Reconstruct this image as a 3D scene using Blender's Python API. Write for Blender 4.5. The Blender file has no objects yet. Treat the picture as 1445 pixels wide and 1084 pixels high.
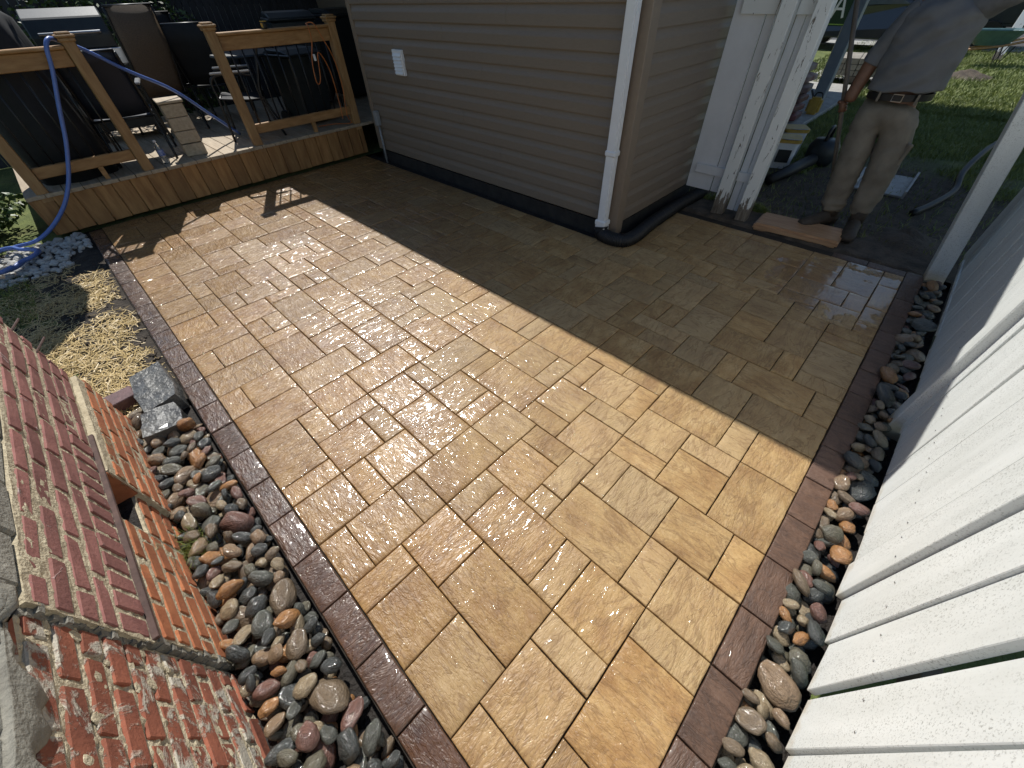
import bpy, bmesh, math, random
import numpy as np
from mathutils import Vector, Matrix, Euler, noise
random.seed(7); RNG = np.random.default_rng(7)
S = bpy.context.scene
COL = S.collection
R = math.radians

# ------------------------------------------------------------------ camera
cam_d = bpy.data.cameras.new('camera'); cam = bpy.data.objects.new('camera', cam_d); COL.objects.link(cam)
right = Vector((0.69306796, -0.72041072, -0.02579137))
down = Vector((-0.52949446, -0.48446723, -0.69636709))
fwd = Vector((0.48917524, 0.49628611, -0.7172222))
cam.matrix_world = Matrix(((right.x, -down.x, -fwd.x, 0), (right.y, -down.y, -fwd.y, 0), (right.z, -down.z, -fwd.z, 1.6), (0, 0, 0, 1)))
cam_d.sensor_width = 36; cam_d.lens = 36 * 546 / 1445; cam_d.clip_start = 0.02; cam_d.clip_end = 2000
S.camera = cam
# ------------------------------------------------------------------ sky, sun, exposure
SUN = Vector((0.2698, 0.5893, 0.7615)).normalized()
W = bpy.data.worlds.new('World'); S.world = W; W.use_nodes = True
nt = W.node_tree; bg = nt.nodes['Background']
sky = nt.nodes.new('ShaderNodeTexSky'); sky.sky_type = 'NISHITA'; sky.sun_disc = False
sky.sun_elevation = math.asin(SUN.z); sky.sun_rotation = math.atan2(SUN.x, SUN.y); sky.air_density = 1.2; sky.dust_density = 0.2; sky.ozone_density = 2.0
nt.links.new(sky.outputs[0], bg.inputs[0]); bg.inputs[1].default_value = 0.088
sl = bpy.data.lights.new('sun', 'SUN'); sl.energy = 5.0; sl.angle = R(0.53); sl.color = (1.0, 0.97, 0.91)
so = bpy.data.objects.new('sun', sl); COL.objects.link(so)
so.rotation_euler = (-SUN).to_track_quat('-Z', 'Y').to_euler(); so.location = SUN * 30
S.view_settings.view_transform = 'Standard'; S.view_settings.look = 'None'
S.cycles.max_bounces = 5; S.cycles.diffuse_bounces = 3; S.cycles.glossy_bounces = 3; S.cycles.use_adaptive_sampling = True; S.cycles.adaptive_threshold = 0.02; S.view_settings.exposure = 0.08; S.view_settings.gamma = 1.0

# ------------------------------------------------------------------ helpers
def tag(o, label=None, cat=None, group=None, kind=None):
    if label: o['label'] = label
    if cat: o['category'] = cat
    if group: o['group'] = group
    if kind: o['kind'] = kind
    return o
def thing(name, loc, label, cat, group=None, rz=0.0):
    o = bpy.data.objects.new(name, None); COL.objects.link(o); o.empty_display_size = 0.1
    o.location = loc; o.rotation_euler = (0, 0, rz)
    return tag(o, label, cat, group)
def link(name, me, mat=None, parent=None, loc=(0, 0, 0), rot=(0, 0, 0), scale=None):
    o = bpy.data.objects.new(name, me); COL.objects.link(o)
    if mat and not me.materials: me.materials.append(mat)
    o.location = loc; o.rotation_euler = rot
    if scale: o.scale = scale
    if parent: o.parent = parent
    return o
class MB:
    def __init__(s): s.v = []; s.f = []
    def add(s, vs, fs):
        n = len(s.v); s.v += [tuple(v) for v in vs]; s.f += [tuple(i + n for i in f) for f in fs]; return s
    def box(s, x0, x1, y0, y1, z0, z1, m=None, j=0.0):
        vs = [Vector(p) for p in ((x0, y0, z0), (x1, y0, z0), (x1, y1, z0), (x0, y1, z0), (x0, y0, z1), (x1, y0, z1), (x1, y1, z1), (x0, y1, z1))]
        if j: vs = [v + Vector((random.uniform(-j, j), random.uniform(-j, j), random.uniform(-j, j))) for v in vs]
        if m: vs = [m @ v for v in vs]
        return s.add(vs, [(0, 3, 2, 1), (4, 5, 6, 7), (0, 1, 5, 4), (1, 2, 6, 5), (2, 3, 7, 6), (3, 0, 4, 7)])
    def bar(s, a, b, w, h, up=(0, 0, 1)):
        a = Vector(a); b = Vector(b); d = (b - a); L = d.length; d.normalize()
        u = Vector(up)
        if abs(d.dot(u)) > 0.95: u = Vector((1, 0, 0))
        sd = d.cross(u).normalized(); u = sd.cross(d)
        m = Matrix((( d.x, sd.x, u.x, a.x), (d.y, sd.y, u.y, a.y), (d.z, sd.z, u.z, a.z), (0, 0, 0, 1)))
        return s.box(0, L, -w / 2, w / 2, -h / 2, h / 2, m)
    def rings(s, rings, cap=True):
        n = len(rings[0]); vs = [p for r in rings for p in r]; fs = []
        for k in range(len(rings) - 1):
            for i in range(n):
                j = (i + 1) % n
                fs.append((k * n + i, k * n + j, (k + 1) * n + j, (k + 1) * n + i))
        if cap: fs.append(tuple(range(n - 1, -1, -1))); fs.append(tuple((len(rings) - 1) * n + i for i in range(n)))
        return s.add(vs, fs)
    def tube(s, pts, r, seg=8, cap=True):
        pts = [Vector(p) for p in pts]; rs = r if isinstance(r, (list, tuple)) else [r] * len(pts)
        out = []; prev = None
        for i, p in enumerate(pts):
            t = (pts[min(i + 1, len(pts) - 1)] - pts[max(i - 1, 0)]).normalized()
            if prev is None:
                u = Vector((0, 0, 1)) if abs(t.z) < 0.9 else Vector((1, 0, 0)); a = t.cross(u).normalized()
            else:
                a = (prev - t * prev.dot(t)).normalized()
            prev = a; b = t.cross(a)
            out.append([p + (a * math.cos(2 * math.pi * k / seg) + b * math.sin(2 * math.pi * k / seg)) * rs[i] for k in range(seg)])
        return s.rings(out, cap)
    def lathe(s, prof, c=(0, 0, 0), seg=16, sx=1.0, sy=1.0):
        c = Vector(c)
        return s.rings([[c + Vector((math.cos(2 * math.pi * k / seg) * r * sx, math.sin(2 * math.pi * k / seg) * r * sy, z)) for k in range(seg)] for r, z in prof])
    def prism(s, poly, axis, a0, a1):
        # poly of 2D points; axis 'x','y','z' gives the extrusion axis
        def P(p, a): return {'x': (a, p[0], p[1]), 'y': (p[0], a, p[1]), 'z': (p[0], p[1], a)}[axis]
        n = len(poly); vs = [P(p, a0) for p in poly] + [P(p, a1) for p in poly]
        fs = [(i, (i + 1) % n, n + (i + 1) % n, n + i) for i in range(n)] + [tuple(range(n - 1, -1, -1)), tuple(range(n, 2 * n))]
        return s.add(vs, fs)
    def mesh(s, name, smooth=False, bevel=0.0, seg=1):
        me = bpy.data.meshes.new(name); me.from_pydata(s.v, [], s.f)
        bm = bmesh.new(); bm.from_mesh(me); bmesh.ops.recalc_face_normals(bm, faces=bm.faces)
        if bevel:
            es = [e for e in bm.edges if len(e.link_faces) == 2 and e.calc_face_angle(0) > 0.6]
            bmesh.ops.bevel(bm, geom=es, offset=bevel, segments=seg, affect='EDGES', clamp_overlap=True)
        bm.to_mesh(me); bm.free()
        if smooth: me.polygons.foreach_set('use_smooth', [True] * len(me.polygons))
        return me
    def build(s, name, mat, parent=None, smooth=False, bevel=0.0, seg=1, loc=(0, 0, 0), rot=(0, 0, 0)):
        return link(name, s.mesh(name, smooth, bevel, seg), mat, parent, loc, rot)
def curve_pts(ctrl, n=8):
    P = [Vector(p) for p in ctrl]; P = [2 * P[0] - P[1]] + P + [2 * P[-1] - P[-2]]; out = []
    for i in range(1, len(P) - 2):
        for k in range(n):
            t = k / n; a, b, c, d = P[i - 1], P[i], P[i + 1], P[i + 2]
            out.append(0.5 * ((2 * b) + (c - a) * t + (2 * a - 5 * b + 4 * c - d) * t * t + (3 * b - a - 3 * c + d) * t ** 3))
    out.append(P[-2]); return out
def copy_tree(o, parent=None):
    c = o.copy(); COL.objects.link(c); c.parent = parent
    for ch in list(o.children): copy_tree(ch, c)
    return c

# ------------------------------------------------------------------ materials
def N(t, typ, **kw):
    n = t.nodes.new(typ)
    for k, v in kw.items(): setattr(n, k, v)
    return n
def base_mat(name):
    m = bpy.data.materials.new(name); m.use_nodes = True; t = m.node_tree
    return m, t, t.nodes['Principled BSDF']
def coords(t, space='obj', stretch=(1, 1, 1), rnd=True):
    if space == 'obj': c = N(t, 'ShaderNodeTexCoord').outputs['Object']
    else: c = N(t, 'ShaderNodeNewGeometry').outputs['Position']
    if rnd and space == 'obj':
        oi = N(t, 'ShaderNodeObjectInfo'); mu = N(t, 'ShaderNodeMath', operation='MULTIPLY'); mu.inputs[1].default_value = 97.0
        t.links.new(oi.outputs['Random'], mu.inputs[0]); ad = N(t, 'ShaderNodeVectorMath', operation='ADD')
        t.links.new(c, ad.inputs[0]); t.links.new(mu.outputs[0], ad.inputs[1]); c = ad.outputs[0]
    mp = N(t, 'ShaderNodeMapping'); mp.inputs['Scale'].default_value = stretch; t.links.new(c, mp.inputs[0])
    return mp.outputs[0]
def noise_n(t, c, scale, detail=5, rough=0.55, dist=0.0):
    n = N(t, 'ShaderNodeTexNoise'); n.inputs['Scale'].default_value = scale; n.inputs['Detail'].default_value = detail
    n.inputs['Roughness'].default_value = rough; n.inputs['Distortion'].default_value = dist; t.links.new(c, n.inputs['Vector']); return n.outputs['Fac']
def ramp(t, f, stops, interp='LINEAR'):
    r = N(t, 'ShaderNodeValToRGB'); r.color_ramp.interpolation = interp; e = r.color_ramp.elements
    while len(e) < len(stops): e.new(0.5)
    for i, (p, c) in enumerate(stops):
        e[i].position = p; e[i].color = (c, c, c, 1) if isinstance(c, (int, float)) else (*c, 1)
    t.links.new(f, r.inputs[0]); return r.outputs[0]
def mix(t, f, a, b, blend='MIX'):
    m = N(t, 'ShaderNodeMix', data_type='RGBA', blend_type=blend)
    for sock, v in ((m.inputs[0], f), (m.inputs[6], a), (m.inputs[7], b)):
        if hasattr(v, 'is_linked') or isinstance(v, bpy.types.NodeSocket): t.links.new(v, sock)
        elif isinstance(v, (int, float)): sock.default_value = v if sock == m.inputs[0] else (v, v, v, 1)
        else: sock.default_value = (*v, 1)
    return m.outputs[2]
def fmath(t, op, a, b=None, clamp=False):
    m = N(t, 'ShaderNodeMath', operation=op, use_clamp=clamp)
    for i, v in enumerate((a, b)):
        if v is None: continue
        if isinstance(v, (int, float)): m.inputs[i].default_value = v
        else: t.links.new(v, m.inputs[i])
    return m.outputs[0]
def bump(t, bs, h, strength, dist=0.01, prev=None):
    b = N(t, 'ShaderNodeBump'); b.inputs['Strength'].default_value = strength; b.inputs['Distance'].default_value = dist
    t.links.new(h, b.inputs['Height'])
    if prev: t.links.new(prev, b.inputs['Normal'])
    t.links.new(b.outputs[0], bs.inputs['Normal']); return b.outputs[0]
def objvar(t, col, amt=0.25):
    oi = N(t, 'ShaderNodeObjectInfo'); h = N(t, 'ShaderNodeHueSaturation')
    v = fmath(t, 'MULTIPLY_ADD', oi.outputs['Random'], amt); t.nodes[-1].inputs[2].default_value = 1 - amt / 2
    t.links.new(v, h.inputs['Value']); t.links.new(col, h.inputs['Color']); return h.outputs[0]
def M(name, c1, c2=None, rough=0.6, scale=12, bmp=0.25, bscale=70, coat=0.0, metal=0.0, spec=0.5, space='obj', stretch=(1, 1, 1), var=0.0, bd=0.004, speck=None):
    m, t, b = base_mat(name); c2 = c2 or tuple(x * 0.75 for x in c1)
    c = coords(t, space, stretch)
    col = ramp(t, noise_n(t, c, scale), [(0.3, c2), (0.7, c1)])
    if speck:
        col = mix(t, ramp(t, noise_n(t, c, speck[1], 3), [(speck[2], 0.0), (speck[2] + 0.05, 1.0)]), col, speck[0])
    if var: col = objvar(t, col, var)
    t.links.new(col, b.inputs['Base Color'])
    b.inputs['Roughness'].default_value = rough; b.inputs['Metallic'].default_value = metal
    b.inputs['Coat Weight'].default_value = coat; b.inputs['Coat Roughness'].default_value = 0.12
    b.inputs['Specular IOR Level'].default_value = spec
    if bmp: bump(t, b, noise_n(t, c, bscale, 4), bmp, bd)
    return m

def paver_mat(name, ca, cb, cc, wetbase=0.0, film=False):
    m, t, b = base_mat(name)
    c = coords(t, 'obj'); cs = coords(t, 'obj', (3.2, 1.0, 1.0)); w = coords(t, 'world')
    n1 = noise_n(t, c, 7, 4, 0.6); n2 = noise_n(t, cs, 9, 4, 0.62, 0.6); n3 = noise_n(t, c, 90, 3)
    col = ramp(t, n1, [(0.3, cb), (0.52, ca), (0.72, cc)])
    col = mix(t, ramp(t, n2, [(0.42, 0.0), (0.68, 0.55)]), col, cb)
    col = mix(t, ramp(t, n3, [(0.35, 0.22), (0.6, 0.0)]), col, tuple(x * 0.55 for x in cb))
    oj = N(t, 'ShaderNodeObjectInfo'); fr = fmath(t, 'FRACT', fmath(t, 'MULTIPLY', oj.outputs['Random'], 7.31))
    col = mix(t, ramp(t, fr, [(0.35, 0.0), (1.0, 0.5)]), col, mix(t, n1, tuple(x * y for x, y in zip(cc, (0.72, 0.78, 0.92))), tuple(x * y for x, y in zip(cc, (0.98, 1.06, 1.25)))))
    vein = ramp(t, fmath(t, 'ABSOLUTE', fmath(t, 'SUBTRACT', noise_n(t, cs, 3.2, 4, 0.6, 1.5), 0.5)), [(0.0, 0.55), (0.035, 0.0)])
    col = mix(t, vein, col, tuple(x * 0.62 for x in cb))
    col = objvar(t, col, 0.26)
    # where water stands on the stone
    sep = N(t, 'ShaderNodeSeparateXYZ'); t.links.new(w, sep.inputs[0])
    dry = fmath(t, 'SUBTRACT', sep.outputs['X'], fmath(t, 'MULTIPLY', sep.outputs['Y'], 0.75))
    dry = fmath(t, 'MULTIPLY_ADD', dry, 0.34); t.nodes[-1].inputs[2].default_value = 0.14
    wn = noise_n(t, w, 1.7, 4, 0.6)
    wet = fmath(t, 'SUBTRACT', fmath(t, 'ADD', wn, 0.275 + wetbase), dry)
    oi = N(t, 'ShaderNodeObjectInfo')
    wet = fmath(t, 'ADD', wet, fmath(t, 'MULTIPLY', fmath(t, 'SUBTRACT', oi.outputs['Random'], 0.5), 0.28))
    wet = ramp(t, wet, [(0.36, 0.10), (0.78, 1.0)])
    if film:
        dv = N(t, 'ShaderNodeVectorMath', operation='DISTANCE'); t.links.new(w, dv.inputs[0]); dv.inputs[1].default_value = (3.42, 0.02, 0)
        fd = fmath(t, 'ADD', fmath(t, 'MULTIPLY', dv.outputs['Value'], 1.0), fmath(t, 'MULTIPLY', noise_n(t, w, 6, 5, 0.65), 0.9))
        fl = ramp(t, fd, [(0.86, 1.0), (0.93, 0.0)])
        wet = fmath(t, 'MAXIMUM', wet, fl)
    col = mix(t, wet, col, mix(t, 1.0, col, (0.80, 0.70, 0.57), 'MULTIPLY'))
    t.links.new(col, b.inputs['Base Color'])
    rgh = ramp(t, noise_n(t, c, 16, 4), [(0.3, 0.03), (0.7, 0.10)])
    t.links.new(ramp(t, wet, [(0.2, 0.62), (1.0, 0.42)]), b.inputs['Roughness'])
    cw = wet
    t.links.new(cw, b.inputs['Coat Weight']); t.links.new(rgh, b.inputs['Coat Roughness']); b.inputs['Coat IOR'].default_value = 1.5
    # cleft relief of the cast stone, smoother where the film stands
    cr = N(t, 'ShaderNodeTexVoronoi', feature='DISTANCE_TO_EDGE'); cr.inputs['Scale'].default_value = 11
    wd = N(t, 'ShaderNodeVectorMath', operation='ADD'); nz = N(t, 'ShaderNodeTexNoise'); nz.inputs['Scale'].default_value = 6; nz.inputs['Detail'].default_value = 4
    t.links.new(cs, nz.inputs['Vector']); sc = N(t, 'ShaderNodeVectorMath', operation='SCALE'); sc.inputs['Scale'].default_value = 0.55
    t.links.new(nz.outputs['Color'], sc.inputs[0]); t.links.new(cs, wd.inputs[0]); t.links.new(sc.outputs[0], wd.inputs[1]); t.links.new(wd.outputs[0], cr.inputs['Vector'])
    crk = ramp(t, cr.outputs['Distance'], [(0.0, 0.0), (0.10, 1.0)])
    terr = noise_n(t, cs, 5.5, 3.5, 0.55, 1.4)
    st = fmath(t, 'MULTIPLY', fmath(t, 'ADD', fmath(t, 'FLOOR', fmath(t, 'MULTIPLY', terr, 10.0)), ramp(t, fmath(t, 'FRACT', fmath(t, 'MULTIPLY', terr, 10.0)), [(0.62, 0.0), (1.0, 1.0)], 'EASE')), 0.1)
    h = fmath(t, 'ADD', fmath(t, 'MULTIPLY', st, 0.55), fmath(t, 'MULTIPLY', noise_n(t, cs, 16, 3, 0.55, 0.8), 0.26))
    h = fmath(t, 'ADD', h, fmath(t, 'MULTIPLY', crk, 0.05))
    h = fmath(t, 'ADD', h, fmath(t, 'MULTIPLY', noise_n(t, c, 60, 2), 0.03))
    if film: h = fmath(t, 'MULTIPLY', h, fmath(t, 'SUBTRACT', 1.0, fmath(t, 'MULTIPLY', fl, 0.85)))
    nb = bump(t, b, h, 0.6, 0.026)
    b2 = N(t, 'ShaderNodeBump'); b2.inputs['Strength'].default_value = 1.0; b2.inputs['Distance'].default_value = 0.046
    hc = fmath(t, 'ADD', fmath(t, 'MULTIPLY', st, 0.85), fmath(t, 'MULTIPLY', noise_n(t, cs, 7, 1.5, 0.5, 1.0), 0.28))
    if film: hc = fmath(t, 'MULTIPLY', hc, fmath(t, 'SUBTRACT', 1.0, fmath(t, 'MULTIPLY', fl, 0.85)))
    t.links.new(hc, b2.inputs['Height']); t.links.new(b2.outputs[0], b.inputs['Coat Normal'])
    return m
MAT = {}
MAT['paver'] = paver_mat('tan_paver', (0.42, 0.268, 0.108), (0.29, 0.16, 0.058), (0.48, 0.33, 0.155), 0.0, True)
MAT['border'] = paver_mat('brown_paver', (0.115, 0.060, 0.036), (0.07, 0.036, 0.022), (0.145, 0.08, 0.05), -0.02)
MAT['bed'] = M('joint_sand', (0.04, 0.03, 0.02), (0.015, 0.011, 0.008), 0.9, 30)
MAT['soil'] = M('soil', (0.12, 0.092, 0.066), (0.045, 0.034, 0.025), 0.95, 9, 0.8, 45, space='world', bd=0.02)
MAT['mud'] = M('dark_soil', (0.02, 0.014, 0.01), (0.008, 0.006, 0.005), 0.8, 9, 0.8, 45, space='world', bd=0.02)
MAT['straw'] = M('straw', (0.74, 0.56, 0.25), (0.30, 0.19, 0.06), 0.5, 190, 0, var=0.0, space='world')
MAT['concrete'] = M('concrete', (0.40, 0.39, 0.36), (0.27, 0.26, 0.24), 0.85, 8, 0.4, 120, space='world')
MAT['cap'] = M('weathered_concrete', (0.30, 0.285, 0.24), (0.16, 0.15, 0.125), 0.9, 14, 0.8, 110, bd=0.006, var=0.2)
MAT['mortar'] = M('lime_mortar', (0.62, 0.54, 0.38), (0.36, 0.30, 0.20), 0.95, 25, 0.9, 130, bd=0.008)
MAT['deckboard'] = M('deck_board', (0.45, 0.36, 0.25), (0.30, 0.23, 0.15), 0.7, 8, 0.3, 60, stretch=(5, 0.6, 5), var=0.25)
MAT['skirt'] = M('stained_skirt_board', (0.40, 0.215, 0.075), (0.22, 0.10, 0.03), 0.6, 5, 0.25, 50, stretch=(5, 5, 0.8), var=0.45)
MAT['wood'] = M('honey_timber', (0.42, 0.235, 0.09), (0.26, 0.125, 0.04), 0.6, 6, 0.25, 50, stretch=(1.2, 5, 5), var=0.2)
MAT['woodv'] = M('honey_post', (0.42, 0.25, 0.105), (0.27, 0.14, 0.05), 0.6, 6, 0.25, 50, stretch=(5, 5, 0.9), var=0.2)
MAT['black'] = M('black_metal', (0.012, 0.012, 0.013), None, 0.4, 30, 0)
MAT['blackfabric'] = M('black_fabric', (0.010, 0.011, 0.013), (0.006, 0.006, 0.007), 0.75, 20, 0.3, 300, bd=0.002)
MAT['bluemesh'] = M('navy_sling', (0.012, 0.018, 0.034), None, 0.6, 200, 0.3, 400, bd=0.001)
MAT['plastic'] = M('dark_bin_plastic', (0.022, 0.028, 0.030), (0.014, 0.018, 0.02), 0.45, 10, 0.1, 200)
MAT['steel'] = M('stainless', (0.5, 0.5, 0.5), (0.42, 0.42, 0.42), 0.28, 30, 0.05, 200, metal=1.0)
MAT['siding'] = M('taupe_vinyl', (0.205, 0.160, 0.118), (0.185, 0.145, 0.107), 0.5, 20, 0.12, 260, stretch=(1, 1, 6), bd=0.002)
MAT['trim'] = M('taupe_trim', (0.235, 0.18, 0.13), (0.215, 0.165, 0.12), 0.45, 20, 0.08, 260)
MAT['found'] = M('foundation_block', (0.03, 0.027, 0.024), (0.012, 0.011, 0.01), 0.85, 12, 0.6, 60)
MAT['white'] = M('white_vinyl', (0.78, 0.79, 0.80), (0.72, 0.73, 0.74), 0.4, 10, 0.05, 200)
MAT['pipe'] = M('black_corrugated', (0.008, 0.008, 0.009), None, 0.55, 20, 0.05, 100)
MAT['roof'] = M('roof_shingle', (0.06, 0.055, 0.05), None, 0.9, 30)
MAT['hose'] = M('blue_hose', (0.12, 0.20, 0.52), (0.10, 0.17, 0.44), 0.35, 30, 0.05, 300)
MAT['orange'] = M('orange_cord', (0.55, 0.16, 0.03), None, 0.45, 30, 0)
MAT['slate'] = M('grey_slate', (0.13, 0.13, 0.122), (0.045, 0.045, 0.045), 0.4, 12, 0.9, 40, coat=0.5, bd=0.012)
MAT['greenery'] = M('leaf', (0.07, 0.12, 0.025), (0.03, 0.06, 0.012), 0.5, 6, 0, space='world')
MAT['grassm'] = M('lawn_blade', (0.25, 0.28, 0.07), (0.11, 0.15, 0.03), 0.55, 4, 0, space='world')
def fence_mat():
    m, t, b = base_mat('white_fence_paint'); c = coords(t, 'obj'); cs = coords(t, 'obj', (2.5, 2.5, 0.5))
    col = ramp(t, noise_n(t, cs, 5, 5), [(0.3, (0.77, 0.79, 0.77)), (0.7, (0.66, 0.68, 0.655))])
    mil = fmath(t, 'MULTIPLY', ramp(t, noise_n(t, c, 190, 4, 0.65), [(0.54, 0.0), (0.68, 0.7)]), ramp(t, noise_n(t, cs, 4, 4), [(0.36, 0.1), (0.56, 1.0)]))
    col = mix(t, mil, col, (0.20, 0.20, 0.18))
    sep = N(t, 'ShaderNodeSeparateXYZ'); t.links.new(N(t, 'ShaderNodeNewGeometry').outputs['Position'], sep.inputs[0])
    low = ramp(t, fmath(t, 'ADD', sep.outputs['Z'], fmath(t, 'MULTIPLY', noise_n(t, c, 25, 4), 0.10)), [(0.055, 0.8), (0.13, 0.0)])
    col = mix(t, low, col, (0.45, 0.33, 0.17))
    t.links.new(col, b.inputs['Base Color']); b.inputs['Roughness'].default_value = 0.55; bump(t, b, noise_n(t, cs, 60, 4), 0.2, 0.004); return m
MAT['fence'] = fence_mat()
def peel_mat():
    m, t, b = base_mat('peeling_white_paint'); cs = coords(t, 'obj', (2.4, 2.4, 0.42))
    n = noise_n(t, cs, 13, 8, 0.68, 0.6)
    sep = N(t, 'ShaderNodeSeparateXYZ'); t.links.new(N(t, 'ShaderNodeNewGeometry').outputs['Position'], sep.inputs[0])
    lowb = ramp(t, sep.outputs['Z'], [(0.02, 0.34), (0.22, 0.0)])
    k = ramp(t, fmath(t, 'ADD', n, lowb), [(0.612, 0.0), (0.622, 1.0)])
    wood = ramp(t, noise_n(t, cs, 30, 4), [(0.3, (0.10, 0.08, 0.06)), (0.7, (0.26, 0.22, 0.17))])
    t.links.new(mix(t, k, (0.77, 0.78, 0.75), wood), b.inputs['Base Color']); b.inputs['Roughness'].default_value = 0.6
    bump(t, b, fmath(t, 'SUBTRACT', 1.0, k), 0.5, 0.003); return m
MAT['peel'] = peel_mat()
def brick_mat(name, stops, smear, cov):
    m, t, b = base_mat(name); c = coords(t, 'obj'); w = coords(t, 'world')
    col = objvar(t, ramp(t, noise_n(t, c, 12, 5, 0.6), stops), 0.35)
    k = ramp(t, fmath(t, 'ADD', noise_n(t, w, 7, 7, 0.68, 0.7), fmath(t, 'MULTIPLY', noise_n(t, w, 60, 3), 0.12)), [(cov, 0.0), (cov + 0.06, 1.0)])
    col = mix(t, k, col, smear); t.links.new(col, b.inputs['Base Color']); b.inputs['Roughness'].default_value = 0.85
    h = fmath(t, 'ADD', fmath(t, 'MULTIPLY', noise_n(t, c, 90, 4), 0.5), fmath(t, 'MULTIPLY', k, fmath(t, 'ADD', noise_n(t, w, 120, 3), 0.5)))
    bump(t, b, h, 0.7, 0.006); return m
MAT['brick_red'] = brick_mat('orange_red_brick', [(0.3, (0.19, 0.058, 0.034)), (0.7, (0.32, 0.105, 0.058))], (0.46, 0.42, 0.345), 0.555)
MAT['brick_old'] = brick_mat('purple_red_brick', [(0.3, (0.19, 0.075, 0.065)), (0.7, (0.31, 0.135, 0.115))], (0.45, 0.34, 0.32), 0.68)
MAT['brick_low'] = brick_mat('weathered_orange_brick', [(0.3, (0.28, 0.085, 0.035)), (0.7, (0.44, 0.16, 0.065))], (0.32, 0.25, 0.14), 0.66)
def pebble_mat():
    m, t, b = base_mat('wet_river_pebble'); c = coords(t, 'obj', (1, 1, 2.2)); oi = N(t, 'ShaderNodeObjectInfo')
    pal = ramp(t, oi.outputs['Random'], [(0.0, (0.036, 0.040, 0.037)), (0.18, (0.068, 0.071, 0.057)), (0.35, (0.115, 0.104, 0.070)), (0.49, (0.165, 0.118, 0.072)), (0.63, (0.155, 0.072, 0.052)), (0.71, (0.235, 0.155, 0.088)), (0.83, (0.28, 0.215, 0.13)), (0.93, (0.33, 0.155, 0.05))], 'CONSTANT')
    n = noise_n(t, c, 1.6, 6, 0.62, 0.8)
    col = mix(t, ramp(t, n, [(0.36, 0.6), (0.6, 0.0)]), pal, mix(t, 1.0, pal, (0.45, 0.42, 0.40), 'MULTIPLY'))
    col = mix(t, ramp(t, noise_n(t, c, 9, 4), [(0.58, 0.0), (0.72, 0.3)]), col, (0.26, 0.23, 0.18))
    t.links.new(col, b.inputs['Base Color']); b.inputs['Roughness'].default_value = 0.5
    b.inputs['Coat Weight'].default_value = 0.9; b.inputs['Coat Roughness'].default_value = 0.08
    t.links.new(bump(t, b, noise_n(t, c, 3.2, 6, 0.62), 0.35, 0.10), b.inputs['Coat Normal']); return m
MAT['pebble'] = pebble_mat()
WORLDP = {}
_link = link
def link(name, me, mat=None, parent=None, loc=(0, 0, 0), rot=(0, 0, 0), scale=None):
    o = _link(name, me, mat, parent, loc, rot, scale)
    if parent and parent.name in WORLDP: o.matrix_parent_inverse = Matrix.Translation(-Vector(WORLDP[parent.name]))
    return o
def wthing(name, loc, label, cat, group=None):
    o = thing(name, loc, label, cat, group); WORLDP[o.name] = loc; return o
def struct(name, mb, mat, **k):
    return tag(mb.build(name, mat, **k), kind='structure')
def quad(mb, x0, x1, y0, y1, z): return mb.add([(x0, y0, z), (x1, y0, z), (x1, y1, z), (x0, y1, z)], [(0, 1, 2, 3)])

# ------------------------------------------------------------------ ground
def lawn_mat():
    m, t, b = base_mat('lawn_ground'); w = coords(t, 'world')
    g = ramp(t, noise_n(t, w, 2.5, 6, 0.65), [(0.3, (0.06, 0.085, 0.02)), (0.55, (0.13, 0.16, 0.04)), (0.75, (0.22, 0.21, 0.08))])
    s = ramp(t, noise_n(t, w, 12, 6), [(0.3, (0.035, 0.026, 0.018)), (0.7, (0.10, 0.075, 0.05))])
    dv = N(t, 'ShaderNodeVectorMath', operation='DISTANCE'); dv.inputs[1].default_value = (4.7, 0.1, 0)
    mp = N(t, 'ShaderNodeMapping'); mp.inputs['Scale'].default_value = (0.62, 1, 1); mp.inputs['Location'].default_value = (1.79, 0, 0); t.links.new(w, mp.inputs[0]); t.links.new(mp.outputs[0], dv.inputs[0])
    k = ramp(t, fmath(t, 'MULTIPLY', fmath(t, 'ADD', dv.outputs['Value'], fmath(t, 'MULTIPLY', noise_n(t, w, 3, 6, 0.65), 1.1)), 0.4), [(0.66, 1.0), (0.98, 0.0)])
    k2 = ramp(t, noise_n(t, w, 1.1, 5), [(0.60, 0.0), (0.72, 0.7)])
    t.links.new(mix(t, fmath(t, 'MAXIMUM', k, k2), g, s), b.inputs['Base Color']); b.inputs['Roughness'].default_value = 0.95
    bump(t, b, noise_n(t, w, 55, 5), 0.9, 0.02); return m
MAT['lawn'] = lawn_mat()
mb = MB(); quad(mb, -600, 600, -600, 600, -0.085); struct('ground', mb, MAT['mud'])
mb = MB()
for q in ((4.03, 150, -90, 150), (-150, 4.03, 5.74, 150), (-150, -0.66, -90, 5.74), (-0.66, 4.03, -90, -0.56)): quad(mb, *q, -0.012)
struct('lawn', mb, MAT['lawn'])
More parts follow.
